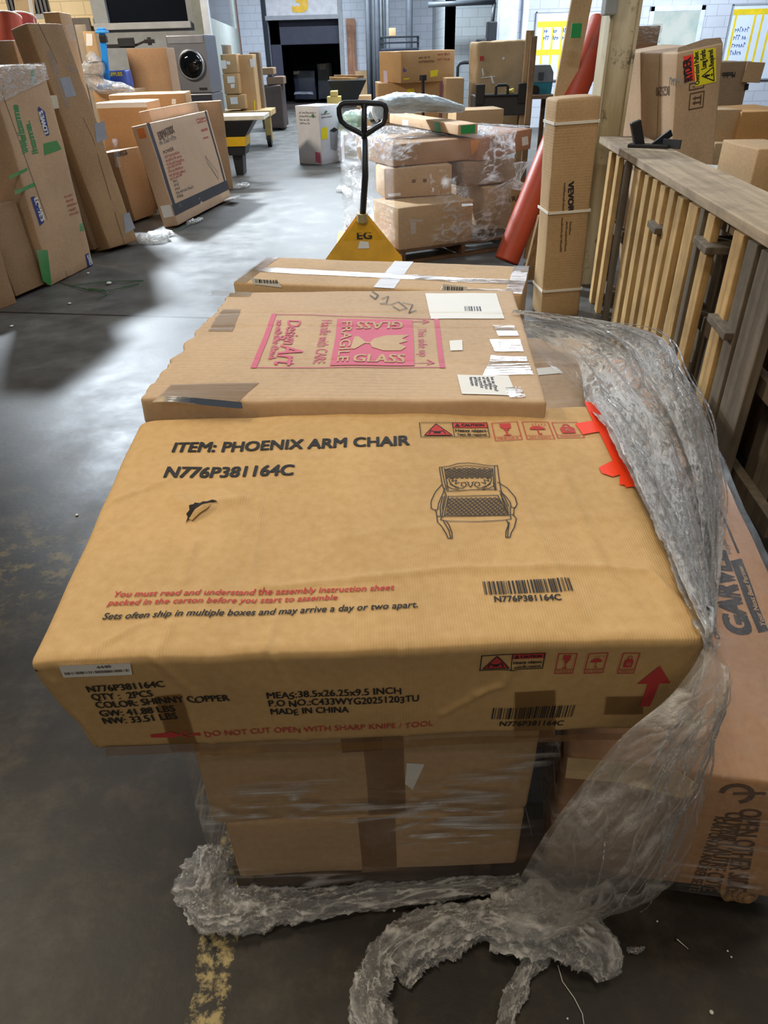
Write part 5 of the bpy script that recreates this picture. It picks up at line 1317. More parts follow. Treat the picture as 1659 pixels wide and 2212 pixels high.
# black bracket on the top plank
bk_ = empty('plastic_bracket', atz(1402, 318, RZ + 0.0), 'crumpled black plastic bracket lying on top of the wooden fence', 'bracket')
def bq(x, y, dz): return atz(x, y, RZ + dz) - V(bk_.location)
MB().bbox((-0.12, -0.06, 0.0), (0.12, 0.02, 0.02), 0.004, Matrix.Rotation(-0.5, 4, 'Z')).build('base_plate', M_BLACK, bk_)
MB().bbox((-0.03, -0.02, 0.0), (0.03, 0.02, 0.15), 0.005, Matrix.Translation((-0.05, 0.03, 0.0)) @ Matrix.Rotation(-0.35, 4, 'Y')).build('upright', M_BLACK, bk_)
MB().bbox((-0.09, -0.012, 0.0), (0.09, 0.012, 0.04), 0.004, Matrix.Translation((0.07, 0.0, 0.015)) @ Matrix.Rotation(-0.5, 4, 'Y') @ Matrix.Rotation(0.4, 4, 'Z')).build('strap_end', M_BLACK, bk_)
MB().bbox((-0.06, -0.05, 0.0), (0.06, -0.04, 0.05), 0.003, Matrix.Translation((0.14, -0.06, 0.0)) @ Matrix.Rotation(-0.9, 4, 'Z')).build('side_flap', plain('grey_black_plastic', (60, 62, 66), 0.3), bk_)

# ---- behind the fence
ry = make_box('tall_carton', 'tall carton with red RYDER and yellow pallet labels behind the wooden fence', 'box', yawed(2.09, 5.0, 0.0, R(1.5)) @ Matrix.Rotation(R(-8.5), 4, 'Y'), 0.275, 1.0, 1.55, cardboard('cardboard_tallbox', (184, 152, 118), None), 0.012, 0.06, 0.008, 66)
a = [face_uv(ry, 'front', *p) for p in ((1482,176),(1504,174),(1500,118),(1476,122))]
Ink().quad(*a, 4, 4).put(ry, 'front', 'red_label', plain('label_red', (255, 70, 60), 0.5, var=0.02), 0.002)
Ink().fit('RYDER', face_uv(ry, 'front', 1495, 172), face_uv(ry, 'front', 1492, 124), .05, bold=0.03).put(ry, 'front', 'label_lettering', K_BLACK, 0.003)
a = [face_uv(ry, 'front', *p) for p in ((1501,188),(1546,178),(1546,104),(1497,110))]
a = [V((min(p.x, 0.30), p.y)) for p in a]
Ink().quad(*a, 4, 4).put(ry, 'front', 'yellow_label', plain('label_yellow', (236, 224, 44), 0.5, var=0.02), 0.0025)
for s, p0, p1, cap in (('Oversized Pallet', (1510,182), (1508,112), .028), ('Long Forks', (1525,148), (1523,108), .034), ('Required', (1541,142), (1539,108), .030)):
    Ink().fit(s, face_uv(ry, 'front', *p0), face_uv(ry, 'front', *p1), cap, bold=0.02).put(ry, 'front', 'label_lettering', K_BLACK, 0.0035)
tri = [face_uv(ry, 'front', *p) for p in ((1541,176),(1540,146),(1516,166))]
k = Ink().line(tri + [tri[0]], .006); a = face_uv(ry, 'front', 1538, 162); k.text('!', a.x, a.y - .006, .05, rot=90, bold=0.03); k.put(ry, 'front', 'warning_triangle', K_BLACK, 0.0035)
for (p0, p1) in (((1488,238),(1520,198)), ((1488,196),(1520,176))):
    a, c = face_uv(ry, 'front', *p0), face_uv(ry, 'front', *p1); k = Ink(); k.frame(a.x, a.y, c.x, c.y, .007)
    w_, h_ = c.x-a.x, c.y-a.y
    if p0[1] == 238:
        k.line([(a.x+w_*.8, a.y+h_*.2), (a.x+w_*.8, a.y+h_*.8)], .008)
        for f_ in (.35, .65): k.line([(a.x+w_*.72, a.y+h_*f_), (a.x+w_*.3, a.y+h_*f_)], .010).poly([(a.x+w_*.42, a.y+h_*(f_-.14)), (a.x+w_*.42, a.y+h_*(f_+.14)), (a.x+w_*.18, a.y+h_*f_)])
    else: k.poly([(a.x+w_*.2, a.y+h_*.4), (a.x+w_*.35, a.y+h_*.25), (a.x+w_*.35, a.y+h_*.55)])
    k.put(ry, 'front', 'arrow_mark', K_BROWN, 0.0014)
k = Ink(); fitpx(k, ry, 'left', 'BG25290', (1447,187), (1418,190), (1447,208), bold=0.02); k.put(ry, 'left', 'lettering', K_BROWN)
k = Ink(); a, c = U(ry, 'left', (1448,163), (1424,166)); k.scrawl(a.x, a.y - .05, .05, abs((c-a).x), 0, 5); k.put(ry, 'left', 'faded_print', K_GREY)
Ink().line(U(ry, 'left', (1425,118), (1421,300)), .006).put(ry, 'left', 'seam', K_BROWN, 0.0012)
m = MB(); m.prism([(0, 0), (0.285, 0.02), (0.275, 0.06), (0.18, 0.07), (0.02, 0.05)], 0.006, Matrix(((1,0,0,0),(0,0.5,0.86,0.02),(0,0.86,-0.5,1.53),(0,0,0,1)))); m.build('torn_flap', C_DULL, ry.o)
cm = crate('carton', 'large worn carton with upside-down print beyond the tall RYDER carton', near(7.6, 1520, 1622, 134, 0.5, 0.0, yaw=-0.12), C_DULL, seed=67)
a, c = U(cm, 'front', (1588,156), (1548,158)); Ink().fit('Modelo no', a, c, .045, bold=0.03).put(cm, 'front', 'lettering', K_BLACK)
labels(cm, 'front', [((1606,196),(1616,194),(1618,180),(1608,182))], 'printed_symbol', K_BLACK)
MB().bbox((cm.w-0.14, -0.05, cm.h-0.14), (cm.w+0.02, -0.035, cm.h+0.02), 0.003, Matrix.Rotation(0.06, 4, 'Y')).build('open_flap', C_TAN, cm.o)
crate('carton', 'orange-brown film-wrapped carton at the right edge above the fence', near(6.2, 1604, 1720, 240, 0.7, 0.80, yaw=0.0), cardboard('cardboard_amber', (196, 142, 78)), seed=68)
ob = crate('flat_carton', 'flat pale carton under the orange-brown film-wrapped carton', near(6.1, 1545, 1720, 308, 0.75, 0.65), cardboard('cardboard_pale2', (196, 164, 120)), seed=69)
crate('carton', 'carton supporting the flat pale carton beyond the fence', (facing(6.15, 1550, 1715, 340, 0.0)[0], facing(6.15, 1550, 1715, 340, 0.0)[1], 0.7, 0.645), C_DULL, seed=70)
cw = crate('carton', 'carton with crinkled clear film left of the orange-brown carton', near(6.25, 1546, 1603, 238, 0.6, 0.80), C_TAN, seed=77)
for i, (x_, y_, w_, d_, h_, lab) in enumerate(((1.62, 2.25, 0.7, 0.8, 0.62, 'nearest added dark carton low behind the fence slats'), (1.70, 3.15, 0.5, 0.7, 0.40, 'middle added dark carton low behind the fence slats'), (1.80, 4.1, 0.5, 0.6, 0.55, 'added dark carton behind the fence slats below the tall RYDER carton'))):  # dark cartons added as a backdrop, keeping the space behind the slats dark
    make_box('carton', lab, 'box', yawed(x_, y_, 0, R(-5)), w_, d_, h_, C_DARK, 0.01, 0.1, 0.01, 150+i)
q = crumpled('plastic_sack', film('white_sack', 0.10, 0.8, (12, 12, 12), 0.9, 0.2, (0.90, 0.90, 0.86)), [V((2.05,4.7,.20)), V((2.08,4.72,.55)), V((2.10,4.75,.80)), V((2.12,4.78,.93))], [.22,.26,.24,.10], 44, 70, 0.16, 9, None, 0.9, None)
q2 = crumpled('plastic_sack', film('white_sack2', 0.10, 0.8, (12, 12, 12), 0.9, 0.2, (0.90, 0.90, 0.86)), [V((1.72,3.55,.16)), V((1.74,3.6,.45)), V((1.76,3.62,.70))], [.16,.19,.08], 40, 60, 0.16, 13, None, 0.9, None)
tag(q, 'white translucent plastic sack bulging up behind the top plank of the fence', 'sack'); tag(q2, 'white translucent plastic sack seen through the fence slats', 'sack')
eb = crate('carton', 'carton edge with a dark mark at the right border above the fence', near(3.6, 1640, 1740, 320, 0.4, 0.0), C_TAN, seed=78)
wx = crate('carton', 'film-wrapped brown carton behind the cream post', near(7.0, 1340, 1427, 56, 0.5, 0.0), cardboard('cardboard_mid', (172, 130, 92)), seed=79)
sheet('film_top', F_LOAD, [wx.M @ V((-.01, -.012, wx.h+.01)), wx.M @ V((wx.w+.012, -.012, wx.h+.01))], [wx.M @ V((-.01, -.012, wx.h-.14)), wx.M @ V((wx.w+.012, -.012, wx.h-.12))], 20, 30, 0.004, 0.01, 5, 9, 81, wx.o)
# ================================================================== LEFT ROW
lw = from_edge((112,618), (203,573), (22,142), 0.0, 0.28, None)
lb = crate('tall_carton', "tall tan carton with green and blue LOWE'S moving-box print, leaning in the left row", lw, cardboard('cardboard_moving', (190, 156, 122), None), seed=91, r=0.012, amp=0.010, step=0.06)
def lq(*p): return U(lb, 'front', *p)
T_GREEN = tape_mat('green_tape', (56, 150, 76), 0.8, 0.3)
k = Ink(); k.line(lq((4,196),(146,600)), .006); k.put(lb, 'front', 'fold_seam', K_BROWN)
for q in (((20,388),(60,368),(58,362),(18,380)), ((32,420),(78,402),(74,394),(30,412)), ((92,606),(112,618),(102,540),(78,540)), ((96,335),(132,322),(122,304),(94,310)), ((172,500),(182,498),(178,480),(172,484)), ((66,175),(78,180),(72,150),(66,150))):
    Ink().quad(*lq(*q), 4, 4).put(lb, 'front', 'green_tape', T_GREEN, 0.0016)
for pts, p0, p1, tp in ((((66,427),(73,424),(88,450),(94,480),(85,487)), (73,430), (88,478), (82,428)) , (((100,295),(107,292),(96,243),(82,231),(80,236),(86,262)), (104,288), (90,240), (95,290)), (((184,550),(192,547),(201,572),(190,578)), (188,553), (195,574), (195,551))):
    Ink().poly(lq(*pts)).put(lb, 'front', 'blue_logo', K_BLUE, 0.002)
    ik = Ink(); fitpx(ik, lb, 'front', "LOWE'S", p0, p1, tp, bold=0.03); ik.put(lb, 'front', 'logo_lettering', W_LABEL, 0.0032)
a, c = lq((62,330), (38,226)); Ink().fit('Welcome', a, c, .085, bold=0.05).put(lb, 'front', 'lettering', K_GREEN)
a, c = lq((82,328), (64,262)); Ink().fit('home.', a, c, .085, bold=0.05).put(lb, 'front', 'lettering', K_GREEN)
lines(lb, 'front', 0.50, 0.60, 0.18, 5, 0.02, K_RUST, seed=7)
sheet('film_top', F_LOAD, [lb.M @ V((0, -.012, lb.h+.01)), lb.M @ V((lb.w, -.012, lb.h+.01))], [lb.M @ V((0, -.014, lb.h-.22)), lb.M @ V((lb.w, -.014, lb.h-.10))], 24, 40, 0.004, 0.012, 5, 9, 82, lb.o)


tw = from_edge((237,539), (297,520), (58,50), 0.0, 0.22, None)
tb_ = crate('tall_carton', 'tallest long brown carton with shiny tape, leaning in the left row', tw, cardboard('cardboard_lean', (158, 124, 86), None), seed=92, r=0.012, amp=0.012, step=0.06)
def tq(*p): return U(tb_, 'front', *p)
for q in (((270,505),(292,492),(280,458),(266,462)), ((208,310),(230,300),(222,262),(202,268)), ((142,212),(164,206),(150,166),(128,170))):
    Ink().quad(*tq(*q), 3, 4).put(tb_, 'front', 'tape_glint', plain('glint_grey', (150, 154, 164), 0.5), 0.0016)  # grey patches painted in for glints on the clear tape
Ink().quad(*tq((116,238),(128,236),(122,208),(106,210)), 3, 4).put(tb_, 'front', 'paper_label', plain('paper_cream', (206, 198, 176), 0.6), 0.0016)
for q in (((140,235),(150,232),(112,108),(100,112)), ((150,90),(166,88),(158,50),(140,54)), ((160,160),(172,156),(150,140),(140,146)), ((262,360),(250,300),(240,300),(250,362))):
    Ink().quad(*tq(*q), 4, 20).put(tb_, 'front', 'clear_tape', film('lean_tape', 0.08, 0.03, (30, 30, 60), 1.0, 0.07, streak=0.2, bdist=0.05), 0.006)
k = Ink(); k.line(tq((82,50),(200,300),(268,530)), .006); k.put(tb_, 'front', 'fold_seam', K_BROWN)

tvw = from_edge((385,487), (500,427), (314,267), 0.0, 0.17, None)
tv = crate('tv_carton', 'wide flat-screen carton with printed lines and black edge straps, leaning in the left row', tvw, cardboard('cardboard_tv', (196, 164, 136), None, stain=0.05), seed=93, r=0.010, amp=0.006, step=0.08)
def vq(*p): return U(tv, 'front', *p)
K_EDGE = plain('ink_edge', (54, 56, 64), 0.5, var=0.02)
w_, h_ = tv.w, tv.h
Ink().quad((0.0, .10), (w_, .10), (w_, .21), (0.0, .21), 10, 2).put(tv, 'front', 'edge_strap', K_EDGE)
Ink().quad((0.02, .10), (0.09, .10), (0.09, h_), (0.02, h_), 2, 8).put(tv, 'front', 'edge_strap', K_EDGE, 0.0016)
Ink().quad((w_-.10, .10), (w_-.05, .10), (w_-.05, h_), (w_-.10, h_), 2, 8).put(tv, 'front', 'edge_strap', K_EDGE, 0.0016)
a, c = vq((345,302), (377,286)); Ink().fit('ERMATRIX', a, c, .075, bold=0.05).put(tv, 'front', 'lettering', K_BROWN)
def vs_(p0, p1, cap, mat, sd):
    a, c = vq(p0, p1); d = c - a; Ink().scrawl(a.x, a.y, cap, d.length, math.degrees(math.atan2(d.y, d.x)), sd).put(tv, 'front', 'small_print', mat)
vs_((346,313), (380,301), .045, K_GREY, 1)
a, c = vq((354,334), (376,325)); Ink().fit('POWER', a, c, .035, bold=0.03).put(tv, 'front', 'lettering', K_BROWN)
for i in range(7): vs_((357+i*1.9, 343+i*8), (388+(i % 3)*4 + i, 332+i*8), .030, K_RUST, 30+i)
for i in range(5): vs_((375+i*2, 396+i*8), (384+i*3 + (26 if i == 3 else 0), 392+i*8 - (10 if i == 3 else 0)), .030, K_GREY, 50+i)
vs_((388,448), (412,434), .035, K_GREY, 60)
for (p0, p1) in (((426,266),(444,254)), ((436,284),(448,278)), ((440,300),(450,296))):
    a, c = vq(p0, p1); k = Ink(); k.frame(a.x, a.y, c.x, c.y, .012).line([(a.x, a.y), (c.x, c.y)], .01); k.put(tv, 'front', 'printed_symbol', K_RUST)
k = Ink(); k.line(vq((443,336),(470,372),(472,388),(448,352),(443,336)), .008).line(vq((443,336),(472,388)), .006); k.put(tv, 'front', 'printed_sketch', K_GREY)
Ink().quad((tv.d*.2,.10),(tv.d*.9,.10),(tv.d*.9,.22),(tv.d*.2,.22)).put(tv, 'left', 'paper_label', W_LABEL)
Ink().quad((tv.d*.3,.88*h_),(tv.d*.8,.88*h_),(tv.d*.8,.97*h_),(tv.d*.3,.97*h_)).put(tv, 'left', 'orange_label', plain('label_orange', (206, 120, 60), 0.5))
MB().bbox((w_-.32, -0.16, 0.004), (w_-.08, -0.02, 0.02), 0.002).build('foam_pad', W_LABEL, tv.o)
bhw = from_edge((500,422), (523,404), (420,236), 0.0, 0.14, None) if False else None
b2 = crate('flat_carton', 'flat plain carton standing just behind the flat-screen carton', (yawed(*(atz(492,430,0)+V((-0.62,-0.05,0))), tvw[0].to_euler().z) if False else tvw[0].copy() @ Matrix.Translation((0.55, 0.20, 0.0)), tv.w*0.80, 0.12, tv.h*1.12), cardboard('cardboard_tv2', (184, 150, 120)), seed=94)

def boxL(name, label, bl, br, top, depth, mat, seed, z0=0.0, lean=0.0):
    return crate(name, label, from_edge(bl, br, top, z0, depth, lean), mat, seed=seed)
fx = boxL('carton', 'squat carton with film on top at the far left of the left row', (36,640), (96,614), (30,432), 0.45, cardboard('cardboard_left', (150, 118, 86)), 95, lean=R(4))
fx2 = boxL('carton', 'low carton cut by the left edge of the photo, in front of the squat one', (-60,690), (38,655), (-60,545), 0.35, cardboard('cardboard_left2', (158, 124, 92)), 96)
fx3 = boxL('tall_carton', 'dark tall carton behind, at the far left edge beside the green-taped one', (-60,560), (40,600), (-50,190), 0.25, cardboard('cardboard_left3', (128, 100, 76)), 97, lean=R(14)) if False else crate('tall_carton', "dark tall carton at the far left edge beside the LOWE'S carton", (Matrix.Translation((-3.75, 5.75, 0)) @ Matrix.Rotation(R(72), 4, 'Z') @ Matrix.Rotation(R(-14), 4, 'X'), 0.5, 0.2, 1.52), cardboard('cardboard_left3', (136, 106, 80)), seed=97)
dk1 = boxL('carton', 'shaded dark carton low between the tall cartons of the left row', (205,540), (240,525), (150,330), 0.3, C_DARK, 98, lean=R(8))
cg = boxL('carton', 'shaded printed carton low behind the tallest leaning carton', (292,478), (340,460), (245,328), 0.35, C_DARK, 99, lean=R(6))
a, c = U(cg, 'front', (248,342), (276,334)); Ink().fit('UNIVEGA', a, c, .05, bold=0.04).put(cg, 'front', 'lettering', K_BLACK)
ty = MB()
cpos = atz(178,560) + V((-0.62, 0.25, 0.40)); TM = Matrix.Translation(cpos) @ Matrix.Rotation(R(72), 4, 'Z') @ Matrix.Rotation(R(74), 4, 'X')
ty.lathe([(0.40,-.07),(0.42,0.0),(0.40,.07),(0.30,.09),(0.24,.06),(0.24,-.06),(0.30,-.09),(0.40,-.07)], (0,0,0), 48, TM)
tag(ty.build('tyre', plain('tyre_rubber', (30, 36, 46), 0.6, bump=0.3)), 'dark rubber tyre wedged between two tall cartons of the left row', 'tyre')
# upper cartons behind
u1 = crate('carton', 'brown carton with white tape along its top, behind the tallest leaning carton', near(9.2, 206, 316, 222, 0.6, 0.62, yaw=0.0), C_BROWN, seed=101)
Ink().quad((0,u1.h-.05),(u1.w,u1.h-.05),(u1.w,u1.h),(0,u1.h), 6, 1).put(u1, 'front', 'white_tape', W_LABEL); Ink().quad((0,0),(u1.w,0),(u1.w,u1.d*.3),(0,u1.d*.3), 6, 2).put(u1, 'top', 'white_tape', W_LABEL)
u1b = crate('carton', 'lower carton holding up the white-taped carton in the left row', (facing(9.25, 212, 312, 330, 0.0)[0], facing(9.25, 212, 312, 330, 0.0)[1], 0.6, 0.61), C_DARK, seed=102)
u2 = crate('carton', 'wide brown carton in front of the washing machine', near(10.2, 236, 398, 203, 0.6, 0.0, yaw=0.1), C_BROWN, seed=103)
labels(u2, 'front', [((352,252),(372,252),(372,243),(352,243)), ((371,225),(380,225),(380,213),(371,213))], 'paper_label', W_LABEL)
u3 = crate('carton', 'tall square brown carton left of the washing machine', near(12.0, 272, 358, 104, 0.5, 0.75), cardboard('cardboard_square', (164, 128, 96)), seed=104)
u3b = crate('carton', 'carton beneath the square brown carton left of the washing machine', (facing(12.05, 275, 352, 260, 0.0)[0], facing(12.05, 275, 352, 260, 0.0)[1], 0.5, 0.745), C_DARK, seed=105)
u4 = crate('flat_carton', 'pale flat carton top showing behind the flat-screen carton', near(10.5, 398, 478, 219, 0.12, 0.0, yaw=0.25), cardboard('cardboard_pale3', (188, 156, 124)), seed=106)
# washing machine
wx0, wx1 = aty(366,140,13.7).x, aty(451,140,13.7).x; wz1 = aty(410,75,13.7).z; wz0 = aty(410,202,13.7).z
wm = empty('washing_machine', ((wx0+wx1)/2, 13.7, wz0), 'graphite grey front-loading washing machine standing high at the back left', 'washing machine', rot=(0, 0, R(-4)))
ww = (wx1-wx0)/2; wh = wz1-wz0
G_ST = plain('graphite', (128, 130, 140), 0.35, 0.5, var=0.03)
MB().bbox((-ww, 0, 0), (ww, 0.7, wh), 0.02).build('cabinet', G_ST, wm)
RX = Matrix.Rotation(R(90), 4, 'X')
dz = wh*0.50; dr = ww*0.66; dx = ww*0.14
m = MB(); m.lathe([(0.02, 0.0), (dr*.98, 0.0), (dr*1.05, 0.03), (dr*.92, 0.06), (dr*.84, 0.04)], (dx, dz, 0), 48, RX); dr_ = m.build('door', plain('door_rim', (176, 180, 188), 0.25, 0.7), wm, True)
m = MB(); m.lathe([(dr*.90, 0.045), (dr*.80, 0.09), (dr*.5, 0.115), (0.001, 0.125)], (dx, dz, 0), 48, RX); m.build('door_glass', plain('black_glass', (8, 10, 14), 0.06, var=0.0, bump=0.0), dr_, True)
MB().bbox((-ww*.92, -0.01, dz-0.05), (-ww*.70, 0.0, dz+0.04), 0.004).build('door_tape', W_LABEL, wm)
MB().bbox((-ww+0.03, -0.012, wh*.86), (ww-0.03, 0.0, wh*.985), 0.004).build('control_panel', plain('panel_grey', (150, 152, 162), 0.3, 0.3), wm)
MB().bbox((ww*.35, -0.012, wh*.06), (ww*.75, -0.002, wh*.10), 0.002).build('badge', M_BLACK, wm)
pd = MB().bbox((-ww, 0, -0.32), (ww, 0.7, -0.005), 0.015); pd.build('pedestal', G_ST, wm); MB().bbox((-ww+.02, -0.012, -0.12), (ww-.02, 0.0, -0.02), 0.004).build('drawer_front', plain('drawer_dark', (60, 62, 74), 0.3, 0.3), wm)
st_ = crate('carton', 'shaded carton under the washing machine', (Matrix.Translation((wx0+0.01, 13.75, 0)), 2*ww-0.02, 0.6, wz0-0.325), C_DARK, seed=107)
# blue mast, bags, screen arm
zsup = aty(245,194,10.95).z
bm = empty('scanner_mast', (aty(233,186,11.1).x, 11.1, zsup + 0.05), 'bright blue post with a flared cap standing among bags at the left', 'post')
m = MB(); tp_ = aty(221,72,11.1) - V(bm.location); m.beam(V((0, 0, 0)), tp_, 0.075, 0.05, (0, 1, 0)); m.build('post_body', plain('blue_paint', (24, 140, 236), 0.4), bm)
m = MB(); m.bbox((-0.075, -0.06, 0), (0.075, 0.06, 0.03), 0.01, Matrix.Translation(tp_)).bbox((-0.05, -0.045, 0.03), (0.05, 0.045, 0.06), 0.01, Matrix.Translation(tp_)); m.build('cap', plain('blue_cap', (60, 160, 240), 0.4), bm)
MB().bbox((-0.045, -0.04, -0.10), (0.045, 0.04, -0.02), 0.01, Matrix.Translation(tp_)).build('neck', M_BLACK, bm)
MB().bbox((-0.12, -0.10, -0.05), (0.14, 0.12, 0.02), 0.01).build('foot', plain('blue_paint', (24, 140, 236), 0.4), bm)
sup = crate('carton', 'brown carton under the blue post and plastic bags', near(10.95, 200, 290, 194, 0.55, 0.0), C_BROWN, seed=108)
F_PACK = film('pack_film', 0.12, 0.30, (14, 14, 14), 1.0, 0.1, streak=0.5, bdist=0.05)
pk = make_box('blue_package', 'film-covered blue and white package with yellow lettering behind the blue post', 'package', Matrix.Translation((aty(222,185,11.2).x, 11.2, zsup)), aty(276,185,11.2).x-aty(222,185,11.2).x, 0.3, aty(250,152,11.2).z-zsup, plain('package_blue', (70, 100, 190), 0.4, var=0.2), 0.02, 0.05, 0.01, 109)
a = face_uv(pk, 'front', 232, 164); Ink().text('SUPPLIES', a.x, a.y, .045, width=pk.w*.6, bold=0.03).put(pk, 'front', 'lettering', W_YELLOW, 0.004)
q = crumpled('plastic_bag', F_PACK, [aty(190,118,11.0), aty(205,135,11.0), aty(200,165,11.0), aty(222,186,10.95), aty(262,190,10.9), aty(290,194,10.9)], [.06,.13,.15,.10,.07,.02], 36, 90, 0.35, 21, None, 0.8, None)
tag(q, 'crumpled clear plastic bag heaped round the foot of the blue post', 'bag')
ar = empty('monitor_arm', (aty(217,150,12.5).x, 12.5, 0), 'black monitor stand with a small screen in front of the grey office wall', 'stand')
ao = V(ar.location)
MB().bbox((-0.07, -0.05, 0), (0.07, 0.05, aty(217,102,12.5).z), 0.01).build('column', M_BLACK, ar)
MB().beam(aty(202,100,12.5)-ao, aty(290,99,12.5)-ao, 0.05, 0.05).build('arm', M_BLACK, ar)
a_, b_ = aty(256,101,12.45)-ao, aty(288,81,12.45)-ao; MB().bbox((a_.x, -0.05, a_.z), (b_.x, -0.01, b_.z), 0.008).build('screen', plain('screen_dark', (52, 56, 60), 0.2), ar)
a_, b_ = aty(312,98,12.45)-ao, aty(330,80,12.45)-ao; MB().beam(V((a_.x, 0, (a_.z+b_.z)/2)), V((b_.x, 0, (a_.z+b_.z)/2)), 0.07, 0.05).beam(V(((a_.x+b_.x)/2, 0, a_.z)), V(((a_.x+b_.x)/2, 0, b_.z)), 0.06, 0.05).beam(aty(290,99,12.5)-ao, V((a_.x, 0, (a_.z+b_.z)/2)), 0.03, 0.03).build('clamp', M_BLACK, ar)
# things at the top left
for i, (p0, p1, lab) in enumerate((((62,300),(18,38),'left orange-red tube standing behind the LOWE\'S carton'), ((86,300),(50,38),'right orange-red tube standing behind the LOWE\'S carton'))):
    a_ = aty(p0[0], p0[1], 8.2 + i*0.3); b_ = aty(p1[0], p1[1], 8.6 + i*0.3); d_ = (b_-a_).normalized(); a0 = a_ - d_*(a_.z-0.03)/max(0.2, d_.z)
    m = MB(); m.tube([a0, b_ - d_*0.01, b_], 0.125, 28); t_ = m.build('roll_tube', plain('tube_red%d' % i, ((186, 84, 64), (160, 58, 48))[i], 0.35, var=0.06), None, True)
    tag(t_, lab, 'tube', 'orange tubes in the left row')
    m = MB(); m.tube([b_ - d_*0.002, b_ + d_*0.01], 0.127, 28); m.build('end_cap', W_LABEL, t_, True)
m = MB(); m.beam(aty(64,120,8.9), aty(50,-20,9.1), 0.19, 0.03, (0.2, -1, 0)); pl_ = m.build('wooden_plank', C_TAN); tag(pl_, 'tan plank with a white edge rising above the orange tubes', 'board')
a_ = aty(64,120,8.9); pl_ = pl_
m = MB(); m.beam(aty(72,50,8.85), aty(62,-20,9.05), 0.03, 0.035, (0.2, -1, 0)); m.build('white_edge', W_LABEL, pl_)
MB().beam(aty(64,120,8.9), aty(64,120,8.9) * 1.0 + V((0.05, -0.05, -1.5)), 0.18, 0.03, (0.2, -1, 0)).build('plank_foot', C_TAN, pl_)
m1 = crate('carton', 'small film-topped carton peeking over the tallest leaning carton', near(8.2, 92, 128, 27, 0.3, 0.0), C_BROWN, seed=110)
m2 = crate('carton', 'narrow carton with a white label right of the tallest leaning carton', near(11.6, 178, 204, 68, 0.3, 0.0), C_TAN, seed=111)
labels(m2, 'front', [((187,99),(200,99),(199,73),(186,73))], 'paper_label', W_LABEL)
m3 = crate('grey_panel', 'plain grey-brown panel between the tallest leaning carton and a labelled carton', near(11.9, 160, 184, 53, 0.05, 0.0), plain('panel_board', (150, 138, 124), 0.6), 'panel', seed=112)
gr_ = crate('carton', 'grey-brown carton with a pale blue edge at the left border', near(7.4, -20, 28, 88, 0.3, 0.0), C_DULL, seed=113)
dw = tag(MB().bbox((aty(165,130,14.9).x, 14.86, 0), (xo-0.05, 14.94, aty(190,38,14.9).z), 0.01).build('door_2', plain('door_dark', (92, 84, 80), 0.5)), kind='structure')
for i, (x0_, x1_) in enumerate(((20, 48), (66, 94))):
    a_, b_ = aty(x0_, 30, 14.95), aty(x1_, -28, 14.95)
    v_ = empty('wall_vent', ((a_.x+b_.x)/2, 14.95, a_.z), ('left barred dark vent high on the cream wall', 'right barred dark vent high on the cream wall')[i], 'vent', 'barred vents on the cream wall')
    hw_ = (b_.x-a_.x)/2; hh = b_.z-a_.z
    MB().box((-hw_, -0.01, 0), (hw_, 0.0, hh)).build('opening', plain('vent_dark', (22, 22, 26), 0.7), v_)
    MB().bbox((-hw_-.03, -0.03, -0.14), (hw_+.03, 0.0, 0), 0.005).build('sill', M_GREYP, v_)
    for j in range(5):
        xx = -hw_ + 2*hw_*(j+0.5)/5; MB().bbox((xx-0.02, -0.05, 0), (xx+0.02, -0.03, hh), 0.004).build('bar', plain('bar_grey', (84, 86, 94), 0.5), v_)
# debris on the floor by the left row
def band(name, label, pts, mat, w=0.02, cat='strapping', grp=None):
    P = floor_path(pts); P = [catmull(P, i/30) for i in range(31)]
    m = MB(); m.tube(P, lambda t: w*(0.5 + 0.4*noise.noise(V((t*9, w*50, 1)))), 8); return tag(m.build(name, mat), label, cat, grp)
GRN = plain('green_strap', (52, 104, 56), 0.5)
for i, (pts, lab) in enumerate((([(150,618,.006),(190,612,.01),(240,608,.012),(310,606,.006)], 'straightest green strap on the floor in front of the left row'), ([(130,610,.004),(175,622,.01),(225,628,.012),(300,612,.008)], 'curved green strap crossing the floor just in front of the straight one'), ([(210,645,.006),(232,634,.012),(222,626,.014),(190,624,.006)], 'short curl of green strap nearest the dark floor'), ([(350,505,.01),(380,498,.02),(410,484,.012),(435,470,.006)], 'thin green strap along the foot of the flat-screen carton'))):
    band('strapping', lab, pts, GRN, 0.007)
for i, (pts, rr_, lab) in enumerate((([(298,520,.03),(320,516,.04),(340,512,.04),(352,504,.02)], [.04,.07,.08,.03], 'crumpled clear film on the floor at the foot of the tallest leaning carton'), ([(345,512,.03),(362,503,.03),(374,506,.02)], [.03,.04,.02], 'small loop of clear film right beside the larger crumple'), ([(405,482,.02),(420,478,.02),(436,472,.01)], [.02,.035,.02], 'small white film crumple near the flat-screen carton'), ([(508,404,.03),(524,401,.03),(535,398,.02)], [.03,.05,.03], 'white film scrap at the foot of the black and yellow bin'))):
    tag(crumpled('film_scrap', F_TRAIL, floor_path(pts), rr_, 24, 40, 0.6, 60+i), lab, 'stretch film')
for (px, py, r, lab) in ((235,611,.02,'white bit lying on the green straps'), (150,655,.012,'pale bit on the floor before the green straps'), (190,590,.012,'pale bit between the left row and the green straps'), (25,704,.012,'pale bit on the dark floor at far left')):
    p = atz(px, py, r*.6); m = MB(); m.lathe([(0.0001,-r*.6),(r,-r*.3),(r*1.2,0),(r*.7,r*.4),(0.0001,r*.5)], p, 9); tag(m.build('litter_chip', W_LABEL, None, True), lab, 'litter', 'chips on the floor')
